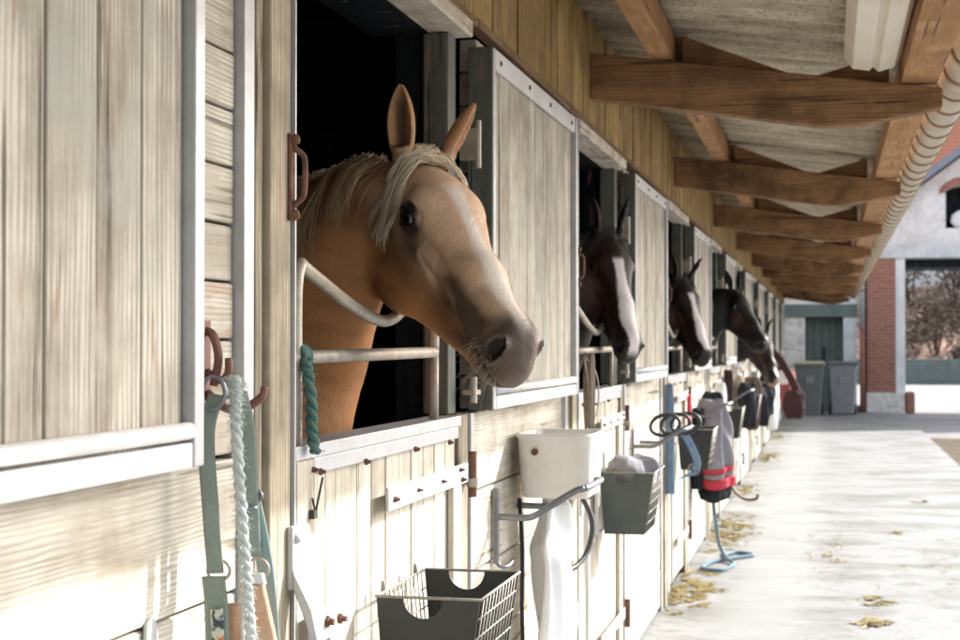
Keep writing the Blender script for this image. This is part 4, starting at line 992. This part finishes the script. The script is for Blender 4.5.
# braided white lead rope
t = empty('lead_rope', (0, 0, 0)); tag(t, 'frayed white braided rope hanging down the middle of the near halter', 'rope')
pth = bez([(.058, 2.075, 1.335), (.066, 2.06, 1.352), (.075, 2.05, 1.335), (.078, 2.04, 1.28), (.084, 2.04, 1.15), (.092, 2.04, 1.02), (.098, 2.04, .92), (.106, 2.04, .80), (.11, 2.04, .62)], 26)
for s_ in range(3):
    m_ = MB(); pp = []
    for i, p in enumerate(pth):
        a = i * .42 + s_ * 2.094; pp.append(p + Vector((math.cos(a) * .0042, math.sin(a) * .0042, .0)))
    m_.tube(pp, [.0043 + .0008 * math.sin(i * 1.7 + s_) for i in range(len(pp))], 8); m_.build('strand', 'ropew', t, smooth=True)
m_ = MB(); rn = random.Random(2)
for i in range(1500):
    p = pth[rn.randrange(len(pth))]; a = rn.uniform(0, 6.28); d_ = Vector((math.cos(a), math.sin(a), rn.uniform(-.9, .5))).normalized()
    q = p + d_ * .0065; m_.tube([q, q + d_ * rn.uniform(.003, .012) + Vector((0, 0, -.003))], .0004, 3)
tag(m_.build('fluff', 'ropew', t), kind='stuff')
for me_ in set(bpy.data.meshes) - _n0:
    for v_ in me_.vertices: v_.co.z = 1.375 - (1.335 - v_.co.z) * .76; v_.co.y -= .045; v_.co.x += .014
# turquoise frayed rope round the nearest guard
t = empty('tied_rope', (0, 0, 0)); tag(t, 'frayed turquoise rope knotted round the guard bar beside the palomino', 'rope')
yk = Y0[2] + .062
m_ = MB()
for k in range(4): torus(m_, (.010, yk + .0 + k * .009, 1.414), (1, .2*(k % 2), 0), (0, 0, 1), .0185, .0052)
m_.build('knot', 'roped', t, smooth=True)
for s_ in range(2):
    pp = bez([(.028, yk, 1.41), (.036, yk - .005, 1.38), (.040, yk + .0, 1.33), (.042, yk - .004, 1.29), (.048, yk - .003, 1.25)], 14)
    m_ = MB(); m_.tube([p + Vector((math.cos(i*.45 + s_*3.14)*.005, math.sin(i*.45 + s_*3.14)*.005, 0)) for i, p in enumerate(pp)], .0062, 7); m_.build('strand', 'roped', t, smooth=True)
m_ = MB()
for i in range(200):
    p = pp[rn.randrange(len(pp))]; a = rn.uniform(0, 6.28); d_ = Vector((math.cos(a), math.sin(a), rn.uniform(-1, .3))).normalized(); m_.tube([p + d_*.01, p + d_*(.01 + rn.uniform(.003, .012))], .0004, 3)
tag(m_.build('fluff', 'roped', t), kind='stuff')
# black cable tie on the nearest door, steel rings on the near wall
m_ = MB(); m_.tube([(.037, Y0[2] + .075, 1.17), (.042, Y0[2] + .078, 1.145), (.05, Y0[2] + .092, 1.205)], .0022, 6).box(.034, .044, Y0[2] + .066, Y0[2] + .082, 1.135, 1.15)
tag(m_.build('cable_tie', 'dark_iron'), 'thin black cable tie on a bolt of the nearest half door', 'cable tie')
t = empty('eye_plate', (.014, 1.88, 1.022)); tag(t, 'grey steel eye plate on the near wall left of the halter', 'eye plate')
m_ = MB(); P = [(-.018 + 0*k, 0) for k in range(0)]
pl = [(.016*math.cos(a), .03 + .016*math.sin(a)) for a in [math.pi*k/8 for k in range(9)]] + [(-.016, -.09), (.016, -.09)]
m_.prism(pl, 0, .006, 'X'); m_.build('plate', 'galv', t, bevel=.001)
m_ = MB(); torus(m_, (.010, 0, -.02), (0, 1, 0), (0, 0, 1), .012, .003); m_.build('ring', 'galv_bar', t, smooth=True)
# ---- farther down: blue halter, helmet-like headcollar, coat, ropes, bags
t = empty('halter', (0, 0, 0)); tag(t, 'bright blue webbing halter hanging by the third half door', 'halter')
yb = 8.28
for (pts, w_, nm) in (([(.05, yb, 1.22), (.06, yb, 1.0), (.055, yb, .80), (.06, yb, .62)], .05, 'crown_strap'), ([(.075, yb + .2, .98), (.14, yb + .2, .90), (.19, yb + .2, .78), (.17, yb + .2, .73)], .04, 'cheek_strap'), ([(.05, yb, .70), (.11, yb + .1, .70), (.18, yb + .2, .73)], .04, 'nose_strap')):
    m_ = MB(); ribbon(m_, bez(pts, 6), w_, .006, (1, 0, .1)); m_.build(nm, 'blue', t, smooth=True)
m_ = MB(); torus(m_, (.17, yb + .2, .74), (1, 0, 0), (0, 0, 1), .03, .005); m_.build('ring', 'galv_bar', t, smooth=True)
m_ = MB()
for k in range(3): torus(m_, (.16 + .04*k, RY[1] + .12 + .08*k, 1.06), (1, .3, .1), (0, .3, 1), .05, .009, sx=1.4)
tag(m_.build('headcollar', 'dark_iron', smooth=True), 'black headcollar bundled on the saddle rack above the blue halter', 'headcollar')
# grey coat with red bands
yc = RY[2] + .15
t = empty('hanging_coat', (.15, yc, 0)); tag(t, 'grey coat with red bands hanging from the third saddle rack', 'coat')
cloth('coat_body', [(1.07, .03, 0), (1.0, .07, .0), (.9, .11, 0), (.78, .13, 0), (.66, .15, 0), (.62, .15, 0)], 'grey_cloth', (0, 0, 0), None, None, .13, parent=t, th=.10, seed=5, fa=1.9)
cloth('red_band', [(.625, .155, 0), (.61, .16, 0), (.59, .155, 0)], 'red_cloth', (.01, 0, 0), None, None, .155, parent=t, th=.11, seed=5)
cloth('coat_hem', [(.59, .145, 0), (.57, .15, 0), (.555, .15, 0)], 'grey_cloth', (0.01, 0, 0), None, None, .15, parent=t, th=.10, seed=5, fa=1.9)
cloth('red_band', [(.555, .165, 0), (.52, .17, 0), (.49, .165, 0)], 'red_cloth', (.02, 0, 0), None, None, .165, parent=t, th=.115, seed=5)
cloth('lining', [(.50, .13, 0), (.45, .14, 0), (.40, .10, 0)], 'dark_cloth', (.01, 0, 0), None, None, .14, parent=t, th=.10, seed=5)
cloth('sleeve', [(1.02, .03, 0), (.85, .05, 0), (.65, .06, 0), (.48, .055, 0)], 'dark_cloth', (-.09, -.10, 0), None, None, .06, parent=t, th=.045, seed=6)
m_ = MB(); m_.tube(bez([(.15, yc, .42), (.17, yc - .02, .28), (.19, yc + .0, .12), (.24, yc - .05, .03), (.30, yc - .2, .014), (.24, yc - .5, .014), (.12, yc - .45, .014), (.16, yc - .15, .014), (.32, yc + .1, .014), (.40, yc + .25, .014), (.28, yc + .35, .014), (.20, yc + .05, .03)], 7), .012, 8)
tag(m_.build('lead_rope', 'pale_blue', smooth=True), 'pale blue lead rope trailing from the grey coat onto the walkway', 'rope')
yh = 12.3
m_ = MB(); m_.tube(bez([(.10, yh, .62), (.12, yh, .40), (.15, yh, .28), (.24, yh, .20), (.33, yh, .20), (.35, yh, .24)], 6), .012, 8)
tag(m_.build('rope_end', 'brown_leather', smooth=True), 'dark brown rope end curling out beyond the grey coat', 'rope')
m_ = MB(); m_.box(.05, .07, 9.42, 9.48, .78, 1.12); tag(m_.build('tail_strap', 'red_cloth', bevel=.004), 'red strap on the third half door above the black basket', 'strap')
# distant tack
cloth('saddle_bag', [(.98, .05, 0), (.9, .16, 0), (.78, .17, 0), (.66, .10, 0), (.58, .03, 0)], 'dark_cloth', (.19, RY[4] + .15, 0), 'black saddlebag with a pointed flap on the fifth rack', 'saddlebag', .17, th=.12, seed=8, fa=1.8)
cloth('towel', [(1.12, .03, 0), (.95, .10, 0), (.7, .14, 0), (.5, .12, 0), (.38, .07, 0)], 'cloth_white', (.20, RY[5] + .1, 0), 'pale grooming towel hanging far down the row', 'towel', .14, th=.09, seed=12)
t = empty('saddle_pad', (.36, RY[5] + .8, 0)); tag(t, 'round pink saddle pad with a white patch far down the row', 'saddle pad')
cloth('pad', [(1.12, .06, 0), (1.05, .16, 0), (.9, .2, 0), (.72, .16, 0), (.66, .05, 0)], 'pink_cloth', (0, 0, 0), None, None, .2, parent=t, th=.13, seed=13)
m_ = MB(); m_.box(-.10, .03, -.24, -.20, .93, 1.10); m_.build('white_patch', 'cloth_white', t, bevel=.01)
t = empty('horse_rug', (.42, 19.6, 0)); tag(t, 'maroon rug draped long and narrow beyond the pink pad', 'rug')
m_ = MB(); m_.tube(bez([(-.25, 0, 1.38), (-.12, 0, 1.25), (.02, 0, 1.0), (.12, 0, .78), (.14, 0, .66)], 5), .05, 10); m_.build('roll', 'maroon_cloth', t, smooth=True)
cloth('flap', [(.86, .07, 0), (.78, .14, 0), (.60, .15, 0), (.50, .06, 0)], 'maroon_cloth', (.06, 0, 0), None, None, .15, parent=t, th=.12, seed=14)
cloth('scarf', [(1.22, .03, 0), (1.1, .04, 0), (.98, .05, 0), (.92, .03, 0)], 'maroon_cloth', (.07, 13.0, 0), 'small dark red cloth tucked on the fourth half door', 'cloth', .05, th=.04, seed=15)
for (yy, x_, ln, mt, l) in ((11.9, .08, .5, 'cloth_white', 'white rag hanging on the fourth half door'), (14.4, .09, .45, 'galv_dark', 'tan webbing strap hanging past the fourth horse'), (16.6, .12, .5, 'teal', 'grey green rag hanging past the black saddlebag'), (22.4, .12, .6, 'cloth_white', 'small white rag near the end of the row'), (25.2, .14, .5, 'dark_cloth', 'dark rag near the end of the row')):
    cloth('rag', [(1.14, .02, 0), (1.05, .05, 0), (1.14 - ln*.6, .07, 0), (1.14 - ln, .04, 0)], mt, (x_, yy, 0), l, 'rag', .07, th=.05, seed=int(yy))
from mathutils import noise as mnoise
for (yy, x_, ln, hw_, mt, l) in ((10.75, .10, .42, .07, 'dark_cloth', 'black leg wraps hanging just past the grey coat'), (13.5, .20, .40, .10, 'dark_cloth', 'black bag on the rack past the small dark red cloth'), (15.9, .13, .55, .06, 'brown_leather', 'dark brown leather strap bundle beyond the saddlebag'), (17.6, .22, .46, .12, 'dark_cloth', 'black rug folded over a rack before the pale towel'), (20.6, .18, .6, .09, 'maroon_cloth', 'dark maroon cloth hanging past the pink pad')):
    cloth('hanging_tack', [(1.10, .03, 0), (1.02, hw_, 0), (1.10 - ln*.6, hw_*1.1, 0), (1.10 - ln, hw_*.6, 0)], mt, (x_, yy, 0), l, 'tack', hw_*1.1, th=.07, seed=int(yy*3), fa=2.0)
# ---- straw swept against the wall
rn = random.Random(11); m_ = MB()
def straw(cx, cy, rx, ry, n, mb):
    for i in range(n):
        a = rn.uniform(0, 6.28); q = min(1, abs(rn.gauss(0, .5))); 
        cl = .12 * math.sin(7*a + cx*9) ; x_ = cx + math.cos(a)*rx*(q + cl*q); y_ = cy + math.sin(a)*ry*(q + cl*q)
        if x_ < .02: x_ = .02 + rn.uniform(0, .1)
        if mnoise.noise((x_*13, y_*6, cy)) + .6*mnoise.noise((x_*34, y_*17, cx)) + rn.gauss(0, .10) < .04 + .25*q: continue
        b_ = rn.uniform(0, 6.28); l_ = rn.uniform(.010, .035); z_ = .002 + rn.uniform(0, .005)*(1-q)
        w_ = rn.uniform(.002, .006); d_ = Vector((math.cos(b_), math.sin(b_), rn.uniform(-.05, .10))); s2 = Vector((-math.sin(b_), math.cos(b_), rn.uniform(-.3, .3)))*w_
        p = Vector((x_, y_, z_ + .003)); k = len(mb.v)
        mb.v += [tuple(p - d_*l_ - s2), tuple(p + d_*l_ - s2), tuple(p + d_*l_ + s2), tuple(p - d_*l_ + s2)]; mb.f.append((k, k+1, k+2, k+3))
for a in ((.12, 8.9, .17, .75, 9500), (.15, 11.75, .22, 1.2, 8500), (.10, 15.2, .13, .8, 1800), (.14, 19.5, .2, 1.6, 2600), (.12, 24, .2, 1.5, 1500), (1.16, 8.75, .12, .16, 2200), (1.12, 8.05, .10, .16, 1400), (1.12, 7.45, .11, .10, 1200), (1.30, 7.5, .07, .12, 900), (1.75, 14.4, .14, .3, 300), (1.4, 12.0, .1, .25, 120), (.9, 10.5, .4, 2.2, 260), (1.6, 10, .7, 4, 260)): straw(*a, m_)
tag(m_.build('straw', 'straw'), kind='stuff', label='loose yellow straw swept in patches along the walkway', cat='straw')
# ---- wheelie bins
def bin_(x, y, label, lid, body):
    t = empty('wheelie_bin', (x, y, 0)); tag(t, label, 'bin')
    P = [rrect(-.22, .22, -.24, .24, .04, .05), rrect(-.29, .29, -.34, .30, .05, .98), rrect(-.31, .31, -.36, .32, .05, .985), rrect(-.31, .31, -.36, .32, .05, 1.03)]
    P = [r_ + [r_[0]] for r_ in P]; m_ = MB().grid(P); m_.f.append(tuple(range(len(P[0])-1))); m_.build('bin_body', body, t, smooth=False, bevel=.006)
    P = [rrect(-.315, .315, -.39, .34, .05, 1.034), rrect(-.32, .32, -.40, .34, .05, 1.06), rrect(-.27, .27, -.33, .28, .06, 1.10)]
    P = [r_ + [r_[0]] for r_ in P]; m_ = MB().grid(P); n0 = len(m_.v); m_.f.append(tuple(range(n0 - len(P[0]), n0 - 1))); m_.build('lid', lid, t, bevel=.004)
    for sx in (-.25, .25): m_ = MB(); m_.cyl((sx - .025, .24, .10), (sx + .025, .24, .10), .10, 18); m_.build('wheel', 'dark_iron', t)
    m_ = MB(); m_.tube([(-.24, .36, 1.0), (.24, .36, 1.0)], .018, 8); m_.build('handle', body, t, smooth=True)
    m_ = MB(); m_.box(-.07, .09, -.345, -.325, .66, .80); m_.build('sticker', 'bin_light', t)
    return t
bin_(.52, 31.9, 'dark grey wheelie bin with a yellowish lid at the end of the walkway', 'bin_yellow', 'bin')
bin_(1.18, 32.0, 'light grey wheelie bin with a dark lid, right of the yellow lidded bin', 'dark_lid', 'bin_light')
# ------------------------------------------------------------ buildings at the end of the yard
YF = 34.0
B = empty('outbuilding', (-1, YF, 0)); tag(B, 'low pale stone outbuilding with a grey recessed door behind the bins', 'building')
def bb(x0, x1, y0, y1, z0, z1, name, mat, par, bevel=0):
    l = par.matrix_world.translation if False else Vector(par.location)
    return MB().box(x0 - l.x, x1 - l.x, y0 - l.y, y1 - l.y, z0 - l.z, z1 - l.z).build(name, mat, par, bevel=bevel)
bb(-7, .38, YF, YF + 4, -.05, 2.05, 'stone_wall', 'stone', B)
bb(.38, .40, YF + .0, YF + .6, -.05, 2.05, 'reveal', 'stone', B)
bb(.40, 1.22, YF + .35, YF + .42, -.05, 2.05, 'door', 'tin_green', B, .01)
for k in range(5): bb(.42 + k*.165, .425 + k*.165, YF + .335, YF + .349, -.05, 2.05, 'board_seam', 'dark_iron', B)
bb(.78, .84, YF + .32, YF + .334, 1.1, 1.4, 'latch', 'dark_iron', B)
bb(1.22, 1.50, YF - .02, YF + 4, -.05, 2.05, 'pillar', 'concrete_beam', B)
bb(-7, 1.52, YF - .06, YF + 4, 2.052, 2.33, 'concrete_beam', 'tin_green', B, .01)
bb(-7, 1.52, YF, YF + 4, 2.332, 3.3, 'upper_wall', 'stone', B)
bb(-7.2, 1.54, YF - .3, YF + 4, 3.302, 3.42, 'roof', 'tile', B)
t = empty('downpipe', (1.62, YF - .12, 0)); tag(t, 'tall downpipe, grey above and rusty red below, beside the brick pier', 'downpipe')
MB().cyl((0, 0, 1.75), (0, 0, 4.2), .055, 12).build('upper_pipe', 'galv', t, smooth=True)
MB().cyl((0, 0, .0), (0, 0, 1.75), .058, 12).build('lower_pipe', 'terracotta_pipe', t, smooth=True)
for z in (.6, 1.2, 1.76, 2.6): MB().cyl((0, 0, z), (0, 0, z + .05), .072, 12).build('collar', 'terracotta_pipe', t)
G = empty('barn', (1.7, YF - .1, 0)); tag(G, 'white rendered gable barn with an open cart bay, brick pier and arched window', 'barn')
y0_ = YF - .1
bb(1.72, 2.32, y0_, y0_ + .6, .40, 3.32, 'brick_pier', 'brick', G)
bb(1.70, 2.50, y0_ - .06, y0_ + .66, -.05, .398, 'plinth', 'stone', G, .02)
bb(2.322, 2.52, y0_ + .02, y0_ + .6, .40, 3.32, 'white_jamb', 'render_wall', G)
bb(1.7, 9.0, y0_ - .03, y0_ + .6, 3.322, 3.62, 'lintel', 'concrete_beam', G)
bb(2.52, 9.0, y0_ + .1, y0_ + .3, 3.12, 3.27, 'door_header', 'dark_wood', G)
bb(2.52, 2.72, y0_ - .02, y0_ + .5, -.05, .42, 'guard_stone', 'brick', G, .05)
bb(7.4, 9.0, y0_, y0_ + .6, -.05, 3.32, 'render_pier', 'render_wall', G)
# gable with an arched opening
GX, GZ = 5.6, 6.9; l = G.location
ol = [(1.7, 3.622), (9.0, 3.622), (9.0, 4.6)] + [(GX, GZ)] + [(1.7, 3.99)]
def gable():
    bm = bmesh.new()
    wx, wz, wr = 3.85, 3.95, .48
    hole = [(wx - wr, 3.95), (wx + wr, 3.95), (wx + wr, 4.72)] + [(wx + wr * math.cos(R(a)), 4.72 + .17 * math.sin(R(a))) for a in range(18, 180, 18)] + [(wx - wr, 4.72)]
    def loop(pts): 
        vs = [bm.verts.new((p[0] - l.x, 0, p[1])) for p in pts]; return [bm.edges.new((vs[i], vs[(i+1) % len(vs)])) for i in range(len(vs))]
    es = loop(ol) + loop(hole); bmesh.ops.triangle_fill(bm, edges=es, use_beauty=True)
    g = bmesh.ops.extrude_face_region(bm, geom=bm.faces[:]); bmesh.ops.translate(bm, verts=[v for v in g['geom'] if isinstance(v, bmesh.types.BMVert)], vec=(0, .5, 0))
    bmesh.ops.recalc_face_normals(bm, faces=bm.faces)
    me = bpy.data.meshes.new('gable_wall'); bm.to_mesh(me); me.materials.append(M['render_wall']); o = bpy.data.objects.new('gable_wall', me); COL.objects.link(o); o.parent = G
    arch = MB(); P1 = []
    pts = [(wx + (wr + .14) * math.cos(R(a)) , 4.70 + .36 * math.sin(R(a))) for a in range(0, 181, 12)] + [(wx + (wr - .0) * math.cos(R(a)), 4.72 + .17 * math.sin(R(a))) for a in range(180, -1, -12)]
    arch.prism([(p[0] - l.x, p[1]) for p in pts], -.04, .06).build('brick_arch', 'brick', G)
    MB().box(wx - wr - l.x, wx + wr - l.x, .48, .52, 3.9, 4.95).build('window_dark', 'dark_wood', G)
    m_ = MB(); m_.lathe([(0, -.25), (.14, -.22), (.20, -.1), (.18, .05), (.10, .14), (0, .17)], (wx - .05 - l.x, .2, 4.2), 16, 1.6, .6); m_.build('white_sack', 'cloth_white', G, smooth=True)
gable()
MB().prism([(1.45 - l.x, 3.86), (GX - l.x, GZ + .06), (GX - l.x, GZ + .24), (1.40 - l.x, 3.99)], -.35, 0.62).build('verge_board', 'blue_grey', G)
MB().prism([(GX - l.x, GZ + .06), (9.4 - l.x, 4.3), (9.4 - l.x, 4.45), (GX - l.x, GZ + .24)], -.35, 5.3).build('roof_right', 'tile', G)
MB().prism([(1.45 - l.x, 3.86), (GX - l.x, GZ + .06), (GX - l.x, GZ + .20), (1.40 - l.x, 3.99)], 0.63, 5.3).build('roof_left', 'tile', G)
bb(1.72, 1.9, y0_ + .61, y0_ + 5, -.05, 3.9, 'side_wall', 'render_wall', G)
bb(1.9, 9, y0_ + .61, y0_ + 5, 3.28, 3.34, 'ceiling', 'dark_wood', G)
bb(8.8, 9, y0_ + .61, y0_ + 5, -.05, 4.0, 'side_wall', 'render_wall', G)
# taller house with a tiled roof behind, left of the gable
H_ = empty('tiled_house', (7, 78, 4)); tag(H_, 'taller house whose red tiled roof rises behind the barn gable', 'house')
bb(4.4, 15, 75, 85, 4.0, 8.4, 'wall', 'render_wall', H_)
MB().prism([(-4.0, 4.1), (-4.0, 4.3), (2, 9.6), (2, 9.4)], -3.0, 8.5, 'X').build('roof', 'tile', H_)
MB().prism([(2.004, 9.4), (2.004, 9.6), (8.0, 4.3), (8.0, 4.1)], -3.0, 8.5, 'X').build('roof', 'tile', H_)
# hillside and scrub beyond the open bay
P = []; rn = random.Random(4)
for i in range(41):
    row = []
    for j in range(31):
        x = -20 + i * 2; y = 62 + j * 2; h = max(0, (y - 63)) * .42 + 1.2 * math.sin(x*.35 + y*.2) * min(1, (y-62)/8) + .5 * math.sin(x*.9 + y*.7) * min(1, (y-62)/8)
        row.append((x, y, -.06 + min(h, 13) + rn.uniform(-.15, .15)))
    P.append(row)
MB().grid(P).build('hillside', 'hill', smooth=True, kind='structure')
MB().box(-2, 25, 59.5, 60, -.05, .9).build('low_wall', 'tin_green')
tag(bpy.data.objects['low_wall'], 'low dark wall at the foot of the hillside beyond the cart bay', 'wall')
def bush(x, y, z, h, label, seed):
    rn = random.Random(seed); t = empty('shrub', (x, y, z)); tag(t, label, 'shrub', 'shrubs on the hillside')
    m_ = MB()
    for k in range(5):
        a = rn.uniform(0, 6.28); m_.tube([(0, 0, -.3), (math.cos(a)*h*.15, math.sin(a)*h*.15, h*.4), (math.cos(a)*h*.35, math.sin(a)*h*.35, h*.85)], [.06, .04, .015], 6)
    m_.build('stems', 'bark', t)
    m_ = MB()
    cl = [(rn.gauss(0, .35)*h*.6, rn.gauss(0, .35)*h*.6, h*rn.uniform(.3, .95)) for _ in range(14)]
    for k in range(900):
        c = rn.choice(cl); p = Vector(c) + Vector((rn.gauss(0, .13), rn.gauss(0, .13), rn.gauss(0, .11)))*h; u = Vector((rn.gauss(0, 1), rn.gauss(0, 1), rn.gauss(0, 1))).normalized(); v_ = u.orthogonal().normalized(); r_ = rn.uniform(.05, .11)
        n0 = len(m_.v); m_.v += [tuple(p + u*r_), tuple(p + v_*r_), tuple(p - u*r_), tuple(p - v_*r_)]; m_.f.append((n0, n0+1, n0+2, n0+3))
    m_.build('foliage', 'leafm', t)
bl = ['brown shrub low on the hillside, left in the cart bay', 'dark brown shrub low in the middle of the cart bay', 'scrubby bush low on the hillside to the right', 'bare brown bush higher up the hillside left', 'reddish scrub halfway up the hillside', 'bush near the top of the cart bay view', 'dusty bush behind the low dark wall']
for k, (x, y, h) in enumerate(((3.6, 64, 2.2), (5.2, 65, 2.6), (7.0, 66, 2.3), (4.6, 70, 2.6), (6.4, 71, 2.8), (8.4, 72, 2.6), (6.0, 61.5, 1.3))):
    bush(x, y, max(0, (y-63)) * .42, h, bl[k], k)
cam = bpy.data.cameras.new('camera'); co = bpy.data.objects.new('camera', cam); COL.objects.link(co); SC.camera = co
co.location = (.905, 0, 1.434); co.rotation_euler = (R(90 + .95), 0, R(13.0))
cam.sensor_width = 36; cam.lens = 1510/960*36; cam.clip_end = 2000; cam.clip_start = .05
cam.dof.use_dof = True; cam.dof.focus_distance = 2.8; cam.dof.aperture_fstop = 9
W = bpy.data.worlds.new('World'); SC.world = W; W.use_nodes = True
nt = W.node_tree; sky = nt.nodes.new('ShaderNodeTexSky'); sky.sky_type = 'NISHITA'; sky.sun_disc = False
SUN = Vector((1, 1.2, .88)).normalized()
sky.sun_elevation = math.asin(SUN.z); sky.sun_rotation = math.atan2(SUN.x, SUN.y)
bg = nt.nodes['Background']; bg.inputs[1].default_value = .15; sky.dust_density = 3; sky.air_density = 1
hs_ = nt.nodes.new('ShaderNodeHueSaturation'); hs_.inputs['Saturation'].default_value = .5; nt.links.new(sky.outputs[0], hs_.inputs['Color']); nt.links.new(hs_.outputs[0], bg.inputs[0])
sl = bpy.data.lights.new('sun', 'SUN'); sl.energy = 3.2; sl.angle = R(.6); sl.color = (1, .97, .93)
so = bpy.data.objects.new('sun', sl); COL.objects.link(so); so.rotation_euler = SUN.to_track_quat('Z', 'Y').to_euler(); so.location = (8, 8, 8)
SC.view_settings.view_transform = 'Standard'; SC.view_settings.look = 'None'; SC.view_settings.gamma = 1
SC.view_settings.use_curve_mapping = False; SC.view_settings.exposure = 1.65
